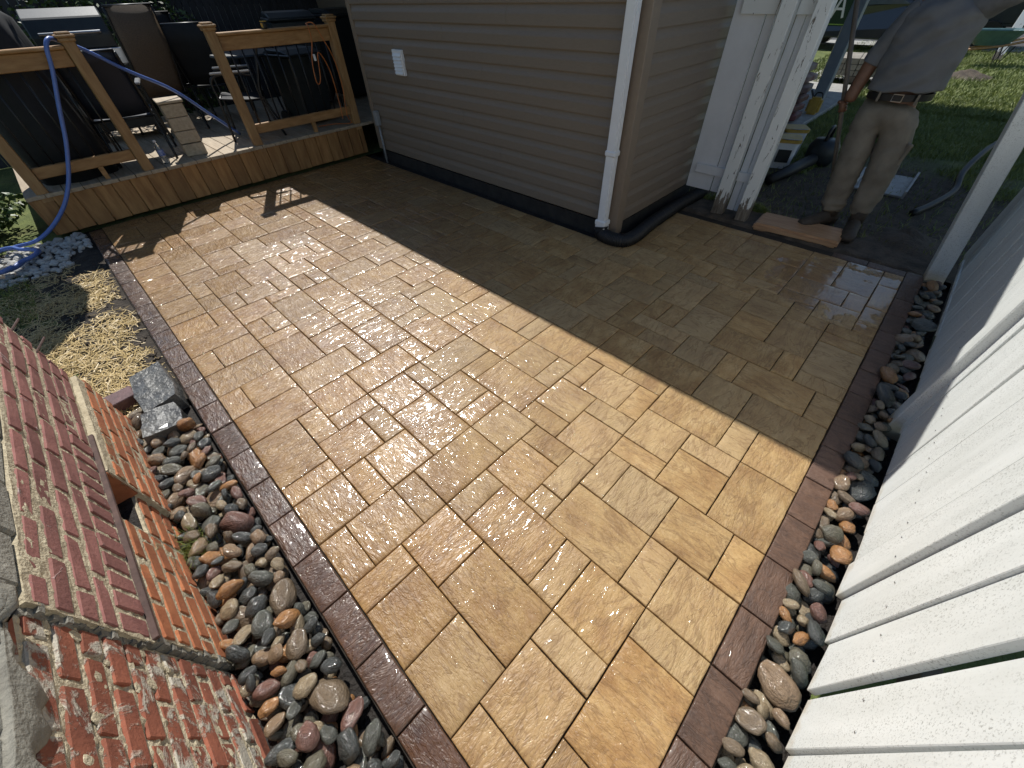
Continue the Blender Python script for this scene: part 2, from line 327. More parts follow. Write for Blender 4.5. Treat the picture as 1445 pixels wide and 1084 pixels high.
# bare bed with straw, gently uneven
def hf(name, x0, x1, y0, y1, nx, ny, f, mat):
    vs = []; fs = []
    for j in range(ny + 1):
        for i in range(nx + 1):
            x = x0 + (x1 - x0) * i / nx; y = y0 + (y1 - y0) * j / ny; vs.append((x, y, f(x, y)))
    for j in range(ny):
        for i in range(nx):
            a = j * (nx + 1) + i; fs.append((a, a + 1, a + nx + 2, a + nx + 1))
    return struct(name, MB().add(vs, fs), mat, smooth=True)
def soilf(x, y):
    e = min(1, max(0, (-0.25 - x) / 0.08)) * min(1, max(0, (y - 2.5) / 0.15))
    return -0.03 + e * 0.02 + 0.012 * noise.noise(Vector((x * 9, y * 9, 0))) + 0.007 * noise.noise(Vector((x * 26, y * 26, 3)))
MAT['bedsoil'] = M('bed_soil', (0.06, 0.047, 0.034), (0.02, 0.015, 0.011), 0.95, 14, 0.9, 50, space='world', bd=0.02)
hf('planting_bed', -1.25, -0.247, 2.45, 5.73, 60, 190, soilf, MAT['bedsoil'])
hf('soil_strip', 2.86, 3.06, 1.55, 5.72, 8, 150, lambda x, y: -0.028 + 0.012 * noise.noise(Vector((x * 12, y * 12, 1))), MAT['mud'])
hf('gateway_soil', 3.90, 4.8, -0.45, 1.75, 40, 90, lambda x, y: (-0.035 if x < 4.02 else -0.004) + 0.014 * noise.noise(Vector((x * 8, y * 8, 5))) + 0.07 * math.exp(-((x - 4.55) ** 2 + (y + 0.16) ** 2) / 0.02), MAT['soil'])

# ------------------------------------------------------------------ patio
PAV = [(6,2,2,1),(8,1,2,2),(7,11,2,1),(8,3,2,2),(6,7,2,2),(7,9,2,2),(5,11,2,3),(6,6,1,1),(4,8,2,1),(8,0,2,1),(6,3,2,3),(6,0,2,2),(7,6,2,1),(2,7,2,2),(9,13,2,1),(4,2,2,2),(4,4,2,1),(7,12,2,2),(1,19,2,2),(8,7,1,2),(11,10,2,1),(9,8,1,2),(3,11,2,2),(4,13,1,2),(7,14,1,2),(4,5,2,3),(2,11,1,2),(5,0,1,2),(5,14,2,2),(8,5,2,1),(3,9,1,2),(3,15,2,1),(8,14,3,2),(2,0,3,2),(12,6,2,1),(12,7,2,2),(10,2,2,2),(0,11,2,2),(4,9,3,2),(2,13,2,2),(11,11,2,2),(10,0,3,2),(0,6,2,2),(12,2,1,2),(10,4,1,2),(13,10,2,3),(3,2,1,2),(1,23,2,2),(2,4,2,3),(8,16,1,2),(0,19,1,2),(6,18,1,2),(9,10,2,3),(5,16,3,2),(10,8,2,2),(1,2,2,2),(0,14,2,3),(0,13,2,1),(9,16,2,3),(3,16,2,2),(2,15,1,2),(11,4,2,2),(3,20,2,3),(0,17,3,2),(11,13,2,3),(12,9,2,1),(13,2,2,1),(15,8,2,2),(13,13,2,1),(0,4,2,2),(18,7,1,3),(13,0,2,2),(9,19,2,1),(3,23,2,1),(14,6,1,2),(13,3,2,3),(15,5,2,3),(0,23,1,2),(13,14,2,2),(0,25,3,2),(15,0,2,3),(11,16,1,2),(12,16,3,2),(15,3,2,2),(7,18,2,3),(3,18,3,2),(5,20,2,2),(0,27,2,2),(3,24,1,2),(0,21,3,2),(14,8,1,2),(4,28,2,2),(3,30,2,3),(13,18,2,1),(17,4,2,1),(17,5,2,2),(17,0,2,1),(15,12,2,3),(17,1,2,3),(5,30,2,3),(11,18,2,3),(15,15,2,2),(27,5,3,2),(27,7,2,1),(19,2,2,1),(19,6,3,2),(19,3,2,3),(19,8,2,1),(1,9,2,2),(26,0,2,1),(25,6,1,3),(25,9,1,1),(27,1,2,1),(19,0,1,2),(25,0,1,1),(22,6,2,2),(21,2,3,2),(21,8,3,2),(25,4,1,2),(28,0,3,1),(27,2,2,3),(27,8,2,2),(23,0,1,2),(21,4,2,2),(25,1,2,2),(20,0,3,2),(24,3,2,1),(0,0,2,2),(24,0,1,2),(31,0,2,1),(29,1,3,2),(32,1,1,2),(0,2,1,2),(24,2,1,1),(26,3,1,2),(29,3,2,2),(31,3,2,2),(23,4,2,2),(26,5,1,2),(30,5,2,2),(32,5,1,2),(9,6,2,2),(11,6,1,2),(24,6,1,2),(17,7,1,2),(26,7,1,2),(29,7,3,2),(32,7,1,2),(0,8,2,1),(24,8,1,2),(0,9,1,2),(17,9,1,2),(19,9,2,1),(26,9,1,2),(29,9,3,2),(32,9,1,2),(15,10,2,2),(18,10,2,1),(20,10,2,3),(22,10,2,1),(24,10,2,2),(27,10,2,2),(17,11,2,2),(19,11,1,2),(22,11,2,2),(26,11,1,2),(29,11,3,2),(32,11,1,2),(24,12,2,2),(27,12,1,2),(28,12,1,2),(17,13,3,2),(20,13,3,2),(23,13,1,2),(26,13,1,2),(29,13,2,2),(31,13,2,2),(24,14,2,1),(27,14,2,1),(17,15,2,2),(19,15,2,1),(21,15,1,2),(22,15,2,2),(24,15,1,2),(19,16,2,2),(15,17,1,2),(16,17,3,2),(21,17,2,3),(23,17,2,2),(19,18,2,3),(13,19,2,3),(15,19,3,2),(18,19,1,2),(23,19,2,2),(9,20,2,2),(21,20,2,3),(7,21,2,2),(11,21,2,1),(15,21,4,2),(19,21,2,3),(23,21,2,1),(5,22,2,2),(9,22,3,2),(12,22,2,2),(14,22,1,2),(23,22,2,2),(7,23,2,2),(15,23,2,3),(17,23,2,2),(21,23,2,2),(4,24,1,2),(5,24,2,3),(9,24,4,2),(13,24,1,2),(14,24,1,2),(19,24,2,2),(23,24,1,2),(24,24,1,2),(7,25,2,2),(17,25,2,1),(21,25,2,2),(3,26,2,2),(9,26,3,2),(12,26,3,2),(15,26,2,2),(17,26,1,2),(18,26,2,3),(20,26,1,2),(23,26,2,1),(2,27,1,2),(5,27,2,1),(7,27,1,2),(8,27,1,2),(21,27,2,3),(23,27,2,3),(3,28,1,2),(6,28,1,2),(9,28,2,2),(11,28,3,2),(14,28,3,2),(17,28,1,2),(20,28,1,2),(0,29,2,1),(2,29,1,2),(7,29,2,2),(18,29,1,2),(19,29,1,2),(0,30,2,2),(9,30,2,1),(11,30,2,2),(13,30,2,1),(15,30,2,2),(17,30,1,2),(20,30,2,2),(22,30,3,2),(2,31,1,2),(7,31,1,2),(8,31,2,2),(10,31,1,2),(13,31,2,3),(18,31,1,2),(19,31,1,2),(0,32,2,2),(11,32,2,1),(15,32,3,2),(20,32,2,2),(22,32,1,2),(23,32,2,2),(2,33,2,2),(4,33,2,1),(6,33,3,2),(9,33,2,2),(11,33,2,2),(18,33,2,1),(0,34,2,2),(4,34,2,3),(13,34,3,2),(16,34,2,1),(18,34,1,2),(19,34,2,2),(21,34,2,2),(23,34,2,2),(2,35,2,3),(6,35,2,2),(8,35,4,2),(12,35,1,2),(16,35,2,2),(0,36,2,2),(13,36,3,2),(18,36,2,2),(20,36,1,2),(21,36,4,2),(4,37,3,2),(7,37,2,3),(9,37,3,2),(12,37,1,2),(16,37,2,1),(0,38,2,2),(2,38,2,2),(13,38,3,2),(16,38,2,2),(18,38,2,2),(20,38,2,2),(22,38,1,2),(23,38,2,1),(4,39,3,2),(9,39,3,2),(12,39,1,2),(23,39,2,1),(0,40,3,2),(3,40,1,2),(7,40,2,2),(13,40,2,2),(15,40,2,2),(17,40,2,2),(19,40,2,3),(21,40,2,2),(23,40,2,1),(4,41,3,2),(9,41,4,2),(23,41,2,2),(0,42,3,2),(3,42,1,2),(7,42,1,2),(8,42,1,2),(13,42,1,2),(14,42,2,2),(16,42,1,2),(17,42,2,3),(21,42,2,2),(4,43,3,2),(9,43,1,2),(10,43,1,2),(11,43,2,3),(19,43,2,2),(23,43,2,3),(0,44,2,1),(2,44,2,3),(7,44,2,2),(13,44,2,3),(15,44,1,2),(16,44,1,2),(21,44,2,2),(0,45,2,2),(4,45,2,2),(6,45,1,2),(9,45,2,3),(17,45,2,3),(19,45,2,2),(7,46,2,2),(11,46,1,2),(12,46,1,2),(15,46,2,1),(21,46,4,2),(0,47,3,2),(3,47,1,2),(4,47,2,2),(6,47,1,2),(13,47,2,1),(15,47,2,1),(19,47,2,2),(7,48,2,1),(9,48,2,1),(11,48,2,1),(13,48,2,1),(15,48,2,1),(17,48,2,1),(21,48,2,1),(23,48,2,1)]
UX, UY, PX0, PY0 = 0.1217, 0.1222, -0.128, -0.292
mb = MB(); mb.box(-0.245, 2.90, -0.41, 5.72, -0.07, -0.014); mb.box(2.90, 4.0, -0.41, 1.55, -0.07, -0.014)
patio = struct('patio', mb, MAT['bed'])
def paver_mesh(w, d, t=0.045, seed=0, rough=0.0022):
    rd = random.Random(seed); nx = max(4, round(w / 0.028)); ny = max(4, round(d / 0.028))
    def ax(n, L):
        c = 0.0048; return [-L / 2, -L / 2 + c * 0.35, -L / 2 + c] + [-L / 2 + c + (L - 2 * c) * k / n for k in range(1, n)] + [L / 2 - c, L / 2 - c * 0.35, L / 2]
    X = ax(nx, w); Y = ax(ny, d); NXX = len(X); NYY = len(Y); vs = []; off = rd.uniform(0, 90)
    for j, y in enumerate(Y):
        for i, x in enumerate(X):
            e = min(min(i, NXX - 1 - i), min(j, NYY - 1 - j)); z = {0: -0.0030, 1: -0.0008, 2: -0.0001}.get(e, 0.0)
            n = noise.noise(Vector((x * 11 + off, y * 24, off))); z += rough * n if e > 1 else 0
            jx = 0.0016 * noise.noise(Vector((x * 35 + off, y * 35, 4))) if e < 2 else 0; jy = 0.0016 * noise.noise(Vector((x * 35, y * 35 + off, 9))) if e < 2 else 0
            vs.append((x + jx, y + jy, z))
    fs = [(j * NXX + i, j * NXX + i + 1, (j + 1) * NXX + i + 1, (j + 1) * NXX + i) for j in range(NYY - 1) for i in range(NXX - 1)]
    rim = [i for i in range(NXX)] + [j * NXX + NXX - 1 for j in range(1, NYY)] + [(NYY - 1) * NXX + i for i in range(NXX - 2, -1, -1)] + [j * NXX for j in range(NYY - 2, 0, -1)]
    b0 = len(vs); vs += [(vs[k][0], vs[k][1], -t) for k in rim]
    for k in range(len(rim)):
        k2 = (k + 1) % len(rim); fs.append((rim[k2], rim[k], b0 + k, b0 + k2))
    me = bpy.data.meshes.new('paver'); me.from_pydata(vs, [], fs); me.update()
    me.polygons.foreach_set('use_smooth', [True] * len(me.polygons)); return me
PCACHE = {}
def place_paver(cx, cy, w, d, mat, parent, name='paver', gap=0.0044):
    rot = random.choice((0, 1, 2, 3)); a, b_ = (w, d) if rot % 2 == 0 else (d, w)
    key = (round(a, 3), round(b_, 3), random.randint(0, 2), name)
    if key not in PCACHE: PCACHE[key] = paver_mesh(a - gap, b_ - gap, seed=int(key[0] * 1000) + int(key[1] * 3000) + key[2]); PCACHE[key].materials.append(mat)
    o = link(name, PCACHE[key], None, parent, (cx + random.uniform(-.0008, .0008), cy + random.uniform(-.0008, .0008), random.uniform(-0.0012, 0.0012)),
             (random.gauss(0, R(0.28)), random.gauss(0, R(0.28)), rot * math.pi / 2 + random.gauss(0, R(0.12))))
    return o
def dist_area(p):
    x = PX0 + (p[0] + p[2] / 2) * UX; y = PY0 + (p[1] + p[3] / 2) * UY
    return -(p[2] * p[3]) / (x * x + y * y + 2.56) ** 1.5
PAV.sort(key=dist_area)
rest = []
for k, (i, j, w, d) in enumerate(PAV):
    cx = PX0 + (i + w / 2) * UX; cy = PY0 + (j + d / 2) * UY
    if k < 300: place_paver(cx, cy, w * UX, d * UY, MAT['paver'], patio)
    else: rest.append((cx, cy, w * UX, d * UY))
bmj = bmesh.new()
for cx, cy, w, d in rest:
    me = paver_mesh(w - .0045, d - .0045, seed=int(cx * 1000)); me.transform(Matrix.Translation((cx, cy, random.uniform(-.001, .001)))); bmj.from_mesh(me); bpy.data.meshes.remove(me)
me = bpy.data.meshes.new('paver'); bmj.to_mesh(me); bmj.free(); me.polygons.foreach_set('use_smooth', [True] * len(me.polygons))
tag(link('small_pavers', me, MAT['paver'], patio), kind='stuff')
yy = -0.292 - 0.115
k = 0
while yy < 5.55:
    L = 0.2444 * (1 if k % 5 else 0.97)
    place_paver(-0.128 - 0.057, yy + L / 2, 0.112, L, MAT['border'], patio, 'border_paver'); yy += L; k += 1
xx = -0.128; k = 0
while xx < 3.85:
    L = min(0.2434, 4.0 - xx); place_paver(xx + L / 2, -0.292 - 0.057, L, 0.112, MAT['border'], patio, 'border_paver'); xx += L; k += 1
for y in (-0.17, 0.075): place_paver(3.888 + 0.05, y, 0.098, 0.2434, MAT['border'], patio, 'border_paver')

# ------------------------------------------------------------------ river pebbles
def pebble_mesh(seed):
    bm = bmesh.new(); bmesh.ops.create_icosphere(bm, subdivisions=3, radius=1.0); rd = random.Random(seed); o = Vector((rd.uniform(0, 50), 3, 7))
    sq = rd.uniform(0.0, 0.3)
    for v in bm.verts:
        p = v.co.copy(); k = 1 + 0.26 * noise.noise(p * 0.9 + o) + 0.12 * noise.noise(p * 1.9 + o) + 0.03 * noise.noise(p * 4 + o)
        v.co = p * k; v.co.z = math.copysign(abs(v.co.z) ** (1 + sq * 0.2), v.co.z)
    me = bpy.data.meshes.new('pebble'); bm.to_mesh(me); bm.free(); me.materials.append(MAT['pebble'])
    me.polygons.foreach_set('use_smooth', [True] * len(me.polygons)); return me
PEB = [pebble_mesh(s) for s in range(14)]
def pebbles(parent, n, x0, x1, y0, y1, floor, smin, smax, seed, avoid=None, zcap=0.03, big=0.06):
    rd = random.Random(seed); placed = []
    for k in range(n):
        a = smax * 1.45 if rd.random() < big else smin + (smax - smin) * rd.random() ** 1.3
        b = a * rd.uniform(0.55, 0.85); c = a * rd.uniform(0.38, 0.58); re = (a + b) / 2 * 0.93; best = None
        for q in range(26):
            x = rd.uniform(x0 + b, x1 - b); y = rd.uniform(y0, y1)
            if avoid and avoid(x, y): continue
            z = floor + c * 0.8
            for (px, py, pz, pr, pc) in placed:
                d2 = (px - x) ** 2 + (py - y) ** 2; rr = (pr + re) ** 2
                if d2 < rr: z = max(z, pz + math.sqrt(1 - d2 / rr) * (pc + c))
            if best is None or z < best[2]: best = (x, y, z)
        if best is None or best[2] > zcap: continue
        x, y, z = best; placed.append((x, y, z, re, c))
        yaw = rd.uniform(0, math.pi)
        if x1 - x0 < 0.2: yaw = rd.gauss(math.pi / 2, 0.5)
        if y1 - y0 < 0.2: yaw = rd.uniform(0, math.pi)
        link('pebble', rd.choice(PEB), None, parent, (x, y, z), (rd.gauss(0, 0.30), rd.gauss(0, 0.30), yaw), (a, b, c))
    return len(placed)
mb = MB(); quad(mb, -0.66, -0.2455, -0.6, 2.55, -0.066); lbed = struct('river_stone_bed', mb, MAT['mud'])
mb = MB(); quad(mb, -0.15, 4.03, -0.60, -0.411, -0.066); rbed = struct('fence_stone_strip', mb, MAT['mud'])
n1 = pebbles(lbed, 400, -0.535, -0.252, 0.12, 2.50, -0.066, 0.025, 0.047, 3, lambda x, y: y > 2.2 and (x + 0.36) ** 2 < 0.012, 0.022)
n2 = pebbles(rbed, 260, 0.30, 3.98, -0.515, -0.418, -0.066, 0.027, 0.046, 5, None, 0.02, 0.05)
print('PEBBLES', n1, n2)

# ------------------------------------------------------------------ straw, soil clods, white gravel
def strips(name, mat, n, fx, wid, lmin, lmax, up, parent=None):
    vs = []; fs = []; rd = random.Random(len(name) * 7)
    for k in range(n):
        p = fx(rd)
        if p is None: continue
        x, y, z = p; L = rd.uniform(lmin, lmax); a = rd.uniform(0, 2 * math.pi); w = wid * rd.uniform(0.6, 1.3); tl = rd.gauss(0, up)
        d = Vector((math.cos(a), math.sin(a), tl)).normalized(); s = Vector((-math.sin(a), math.cos(a), rd.uniform(-.4, .4))).normalized() * w / 2; c = Vector((x, y, z))
        bend = Vector((rd.gauss(0, .12), rd.gauss(0, .12), rd.uniform(-.05, .15))) * L
        P0 = c - d * L / 2; P1 = c + bend * 0.5; P2 = c + d * L / 2; n0 = len(vs)
        vs += [P0 - s, P0 + s, P1 - s, P1 + s, P2 - s, P2 + s]; fs += [(n0, n0 + 1, n0 + 3, n0 + 2), (n0 + 2, n0 + 3, n0 + 5, n0 + 4)]
    me = bpy.data.meshes.new(name); me.from_pydata([tuple(v) for v in vs], [], fs); return link(name, me, mat, parent)
def sfx(rd):
    x = rd.uniform(-1.2, -0.27); y = rd.uniform(2.50, 5.0)
    dn = 0.60 + 1.1 * noise.noise(Vector((x * 3.2, y * 3.2, 8))) - max(0, (x + 0.42)) * 2.6 - max(0, (y - 4.5)) * 1.6
    if rd.random() > dn: return None
    return (x, y, soilf(x, y) + rd.uniform(0.001, 0.016))
o = strips('straw', MAT['straw'], 15000, sfx, 0.0045, 0.03, 0.11, 0.16); tag(o, 'loose golden straw scattered over the bare soil bed', 'straw', kind='stuff')
mb = MB(); rd = random.Random(4)
def lump(mb, x, y, z, r, rd, flat=0.7):
    bm = bmesh.new(); bmesh.ops.create_icosphere(bm, subdivisions=1, radius=1.0); o = Vector((rd.uniform(0, 99), 0, 0)); n0 = len(mb.v)
    sx, sy = rd.uniform(.7, 1.3), rd.uniform(.7, 1.2); a = rd.uniform(0, 6.3)
    for v in bm.verts:
        q = v.co * (1 + 0.35 * noise.noise(v.co * 1.5 + o)) * r; q = Vector((q.x * sx, q.y * sy, q.z * flat)); q.rotate(Euler((0, 0, a))); mb.v.append((q.x + x, q.y + y, q.z + z))
    for f in bm.faces: mb.f.append(tuple(v.index + n0 for v in f.verts))
    bm.free()
for k in range(420):
    x = rd.uniform(-0.75, -0.27); y = rd.uniform(2.65, 4.6)
    if rd.random() > 0.25 + 1.6 * (x + 0.75): continue
    lump(mb, x, y, soilf(x, y) + 0.004, rd.uniform(0.004, 0.017) * (1.6 if rd.random() < .05 else 1), rd)
tag(mb.build('soil_clods', MAT['soil']), 'dark crumbs and clods of soil among the straw', 'soil', kind='stuff')
mb = MB(); rd = random.Random(9)
for k in range(520):
    x = rd.uniform(-1.25, -0.28); y = rd.uniform(4.9, 5.72)
    if x > -0.45 and y < 5.2: continue
    lump(mb, x, y, -0.01 + rd.uniform(0, 0.02), rd.uniform(0.016, 0.034), rd, 0.7)
MAT['whitestone'] = M('white_stone', (0.55, 0.54, 0.50), (0.30, 0.29, 0.27), 0.8, 9, 0.5, 60, space='world')
tag(mb.build('white_gravel', MAT['whitestone'], smooth=False), 'pale white landscaping gravel beside the deck corner', 'gravel', kind='stuff')
# grass
def gfx(x0, x1, y0, y1, h):
    def f(rd):
        x = x0 + (x1 - x0) * rd.random() ** 1.6; y = rd.uniform(y0, y1)
        d = math.hypot((x - 4.9) * 0.62, y - 0.1) + 1.0 * (noise.noise(Vector((x * 1.5, y * 1.5, 2))))
        if d < 1.45 and rd.random() > 0.08: return None
        return (x, y, h * 0.4)
    return f
def blades(name, n, fx, h, w, mat, label):
    vs = []; fs = []; rd = random.Random(n)
    for k in range(n):
        p = fx(rd)
        if p is None: continue
        x, y, z = p; a = rd.uniform(0, 6.28); H = h * rd.uniform(.5, 1.3); ln = Vector((rd.gauss(0, .5), rd.gauss(0, .5), 0)) * H; s = Vector((math.cos(a), math.sin(a), 0)) * w * .5; b = Vector((x, y, -0.015)); n0 = len(vs)
        vs += [b - s, b + s, b + ln * .4 + Vector((0, 0, H * .6)) + s * .7, b + ln * .4 + Vector((0, 0, H * .6)) - s * .7, b + ln + Vector((0, 0, H))]
        fs += [(n0, n0 + 1, n0 + 2, n0 + 3), (n0 + 3, n0 + 2, n0 + 4)]
    me = bpy.data.meshes.new(name); me.from_pydata([tuple(v) for v in vs], [], fs)
    return tag(link(name, me, mat), label, 'grass', kind='stuff')
blades('lawn_grass', 60000, gfx(4.4, 11.5, -1.0, 2.2, .03), 0.05, 0.007, MAT['grassm'], 'short worn lawn grass beyond the gateway')
blades('far_lawn_grass', 45000, gfx(10, 20.4, -2, 3.5, .03), 0.06, 0.013, MAT['grassm'], 'sunlit lawn grass beyond the house shadow')
blades('bed_grass', 2600, lambda rd: (rd.uniform(-1.3, -0.75), rd.uniform(4.1, 5.0), 0), 0.04, 0.005, MAT['grassm'], 'thin grass at the edge of the straw bed')
blades('weeds', 500, lambda rd: (rd.gauss(-0.50, 0.035), rd.gauss(1.42, 0.05), 0), 0.05, 0.003, MAT['grassm'], 'small green weeds growing against the brick wall base')
# ------------------------------------------------------------------ old brick wall on the left
bw = wthing('brick_wall', (-0.6, 1.4, 0), 'old low brick wall with concrete cap beside the river stones', 'wall')
YA, YS, YE = -0.45, 0.885, 2.42            # near end, seam, far end
# mortar core as an uneven sheet with depth
def mortar_sheet(y0, y1, z0, z1, x, xb, amp, seed, nm, step=0.011):
    ny = int((y1 - y0) / step); nz = int((z1 - z0) / step); vs = []; fs = []
    for j in range(nz + 1):
        for i in range(ny + 1):
            y = y0 + (y1 - y0) * i / ny; z = z0 + (z1 - z0) * j / nz
            n = noise.noise(Vector((y * 28, z * 60, seed))) + 0.6 * noise.noise(Vector((y * 75, z * 90, seed + 4))); vs.append((x + amp * n, y, z))
    for j in range(nz):
        for i in range(ny):
            a = j * (ny + 1) + i; fs.append((a, a + 1, a + ny + 2, a + ny + 1))
    rim = list(range(ny + 1)) + [j * (ny + 1) + ny for j in range(1, nz + 1)] + [nz * (ny + 1) + i for i in range(ny - 1, -1, -1)] + [j * (ny + 1) for j in range(nz - 1, 0, -1)]
    b0 = len(vs); vs += [(xb, vs[k][1], vs[k][2]) for k in rim]
    for k in range(len(rim)): fs.append((rim[k], rim[(k + 1) % len(rim)], b0 + (k + 1) % len(rim), b0 + k))
    MB().add(vs, fs).build(nm, MAT['mortar'], bw, smooth=False)
XF = -0.530
mortar_sheet(YS, YE - 0.02, 0.375, 0.757, XF - 0.0030, -0.86, 0.0032, 1, 'mortar')
mortar_sheet(YS + 0.02, 1.43, -0.07, 0.372, XF - 0.0025, -0.84, 0.003, 2, 'mortar')
mortar_sheet(1.43, 1.66, -0.07, 0.205, XF - 0.0025, -0.84, 0.003, 3, 'mortar')
mortar_sheet(1.66, YE - 0.01, -0.07, 0.372, XF + 0.0180, -0.84, 0.003, 4, 'mortar')
mortar_sheet(YA, YS - 0.003, -0.07, 0.80, XF - 0.0195, -0.85, 0.0055, 5, 'mortar')
BR = random.Random(21)
def brick(y0, y1, z0, z1, x, mat, depth=0.09, out=0.0):
    mb = MB(); xo = x + BR.gauss(0, 0.0011) + out
    mb.box(-depth, 0, -(y1 - y0) / 2, (y1 - y0) / 2, -(z1 - z0) / 2, (z1 - z0) / 2, None, 0.0022)
    o = link('brick', mb.mesh('brick', False, 0.003), mat, bw, (xo, (y0 + y1) / 2, (z0 + z1) / 2), (BR.gauss(0, .008), BR.gauss(0, .006), BR.gauss(0, .005)))
    return o
def course(y0, y1, z0, z1, x, mat, L=0.195, off=0.0, g=0.016, skip=0.0, endj=0.0):
    y = y0 - off
    while y < y1 - 0.02:
        a = max(y, y0); b = min(y + L, y1 + BR.uniform(-endj, endj))
        if b - a > 0.03 and BR.random() > skip: brick(a + g / 2, b - g / 2, z0, z1, x, mat)
        y += L + BR.uniform(-.006, .006)
zs = [0.499, 0.566, 0.633, 0.699, 0.757]
for k in range(4):
    course(YS, YE, zs[k] + 0.003, zs[k + 1] - 0.017, XF, MAT['brick_old'], off=(0.10 if k % 2 else 0.02), endj=0.03)
# rowlock course over the vent opening, stretchers past it
y = YS + 0.004
while y < 1.80: brick(y + .005, y + .062, 0.392, 0.490, XF + 0.001, MAT['brick_old']); y += 0.0765
course(1.81, YE, 0.394, 0.432, XF, MAT['brick_old'], off=.05); course(1.81, YE, 0.443, 0.490, XF, MAT['brick_old'], off=.13, endj=0.02)
# below: piers either side of the opening
zl = [0.0 - 0.07, 0.0, 0.068, 0.138, 0.207, 0.277, 0.345]
for k in range(6):
    z0, z1 = zl[k] + 0.003, zl[k + 1] - 0.016
    course(1.66, YE + 0.02, z0, z1, XF + 0.021, MAT['brick_low'], off=(0.09 if k % 2 else 0.0), endj=0.02)
    if k < 4: course(1.43, 1.66, z0, z1, XF + 0.002, MAT['brick_low'], off=(0.09 if k % 2 else 0.0))
    course(YS + 0.02, 1.43, z0, z1, XF + 0.001, MAT['brick_low'], off=(0.05 if k % 2 else 0.13))
# near pier, recessed and smeared with mortar
z = -0.07; k = 0
while z < 0.79:
    course(YA, YS - 0.006, z + 0.002, z + 0.054, XF - 0.015, MAT['brick_red'], off=(0.10 if k % 2 else 0.0), skip=0.03); z += 0.0695; k += 1
mb = MB()   # daubs of mortar left on the pier
for q in range(80):
    y = BR.uniform(0.2, 0.86); zz = min(.76, max(.03, BR.gauss(0.5, 0.2)))
    r = BR.uniform(0.006, 0.02); n0 = len(mb.v); lump(mb, 0, 0, 0, r, BR, 0.8)
    for i in range(n0, len(mb.v)):
        a = mb.v[i]; mb.v[i] = (XF - 0.015 + a[2] * 0.16 - 0.001, y + a[0], zz + a[1])
tag(mb.build('mortar_daubs', MAT['mortar'], bw), kind='stuff')
# steel lintel strip, dark back of the vent, cap stones, nails
MAT['rust'] = M('rusty_lintel', (0.10, 0.055, 0.045), (0.055, 0.03, 0.025), 0.7, 30, 0.3, 90)
mb = MB(); mb.box(-0.80, XF + 0.012, YS + 0.005, 1.90, 0.371, 0.384); mb.build('lintel', MAT['rust'], bw, bevel=0.002)
mb = MB(); mb.box(-0.86, -0.70, 1.42, 1.67, 0.19, 0.370); mb.build('vent_back', MAT['found'], bw); mb = MB(); mb.box(-0.70, XF - 0.012, 1.431, 1.659, 0.2, 0.2125); mb.build('vent_shade_sheet', MAT['mud'], bw); mb = MB(); mb.box(-0.70, XF + 0.012, 1.650, 1.6595, 0.21, 0.368, None, .001); mb.build('vent_side', MAT['brick_low'], bw)  # dark back and sill sheet put the opening's shade into colour
mb = MB()
for q in range(26): mb.box(-0.66, XF + BR.uniform(-.016, -.002), YS - BR.uniform(.002, .022), YS + .01, 0.375 + q * .0147, 0.375 + q * .0147 + .0149)
mb.build('cement_edge', MAT['cap'], bw)
mb = MB()
for q in range(28): mb.box(-0.66, XF + BR.uniform(-.012, .001), YS + BR.uniform(.0, .012), YS + .03, -.06 + q * .0153, -.06 + q * .0153 + .0155)
mb.build('cement_edge', MAT['cap'], bw)
y = YA
for k, L in enumerate((0.42, 0.40, 0.23, 0.155, 0.17, 0.16, 0.19, 0.21, 0.24, 0.30, 0.28)):
    if y > YE - 0.1: break
    b = min(y + L - 0.008, YE - 0.01)
    mb = MB(); mb.box(-0.19, 0.19, -(b - y) / 2, (b - y) / 2, -0.045, 0.045, None, 0.003)
    link('cap_stone', mb.mesh('cap_stone', False, 0.006), MAT['cap'], bw, (-0.722 + BR.gauss(0, .003), (y + b) / 2, 0.806 if y > 0.8 else 0.85), (0, BR.gauss(0, .01), BR.gauss(0, .006))); y += L
mb = MB(); vs = []   # grey concrete smear hanging over the near pier
ny, nz = 60, 14
for j in range(nz + 1):
    for i in range(ny + 1):
        y = -0.4 + 1.27 * i / ny; tt = j / nz; dr = 0.115 + 0.09 * noise.noise(Vector((y * 5, 0, 3))) + 0.05 * noise.noise(Vector((y * 17, 0, 6))) - 0.13 * max(0, (y - 0.45)) / 0.42
        vs.append((XF - 0.015 + 0.020 * (1 - tt ** 3) + 0.0035 * noise.noise(Vector((y * 18, tt * 3, 2))), y, 0.82 - dr * tt * 1.2))
mb.add(vs, [(j * (ny + 1) + i, j * (ny + 1) + i + 1, (j + 1) * (ny + 1) + i + 1, (j + 1) * (ny + 1) + i) for j in range(nz) for i in range(ny)])
o = mb.build('concrete_smear', MAT['cap'], bw, smooth=True); sm = o.modifiers.new('s', 'SOLIDIFY'); sm.thickness = 0.02; sm.offset = -1
for (y, z, dx) in ((2.36, 0.66, 0.0), (2.37, 0.55, 0.01)):
    MB().tube([(-0.545 + dx, y, z), (-0.50 + dx, y + 0.09, z + 0.012)], 0.004, 6).build('nail', MAT['rust'], bw)

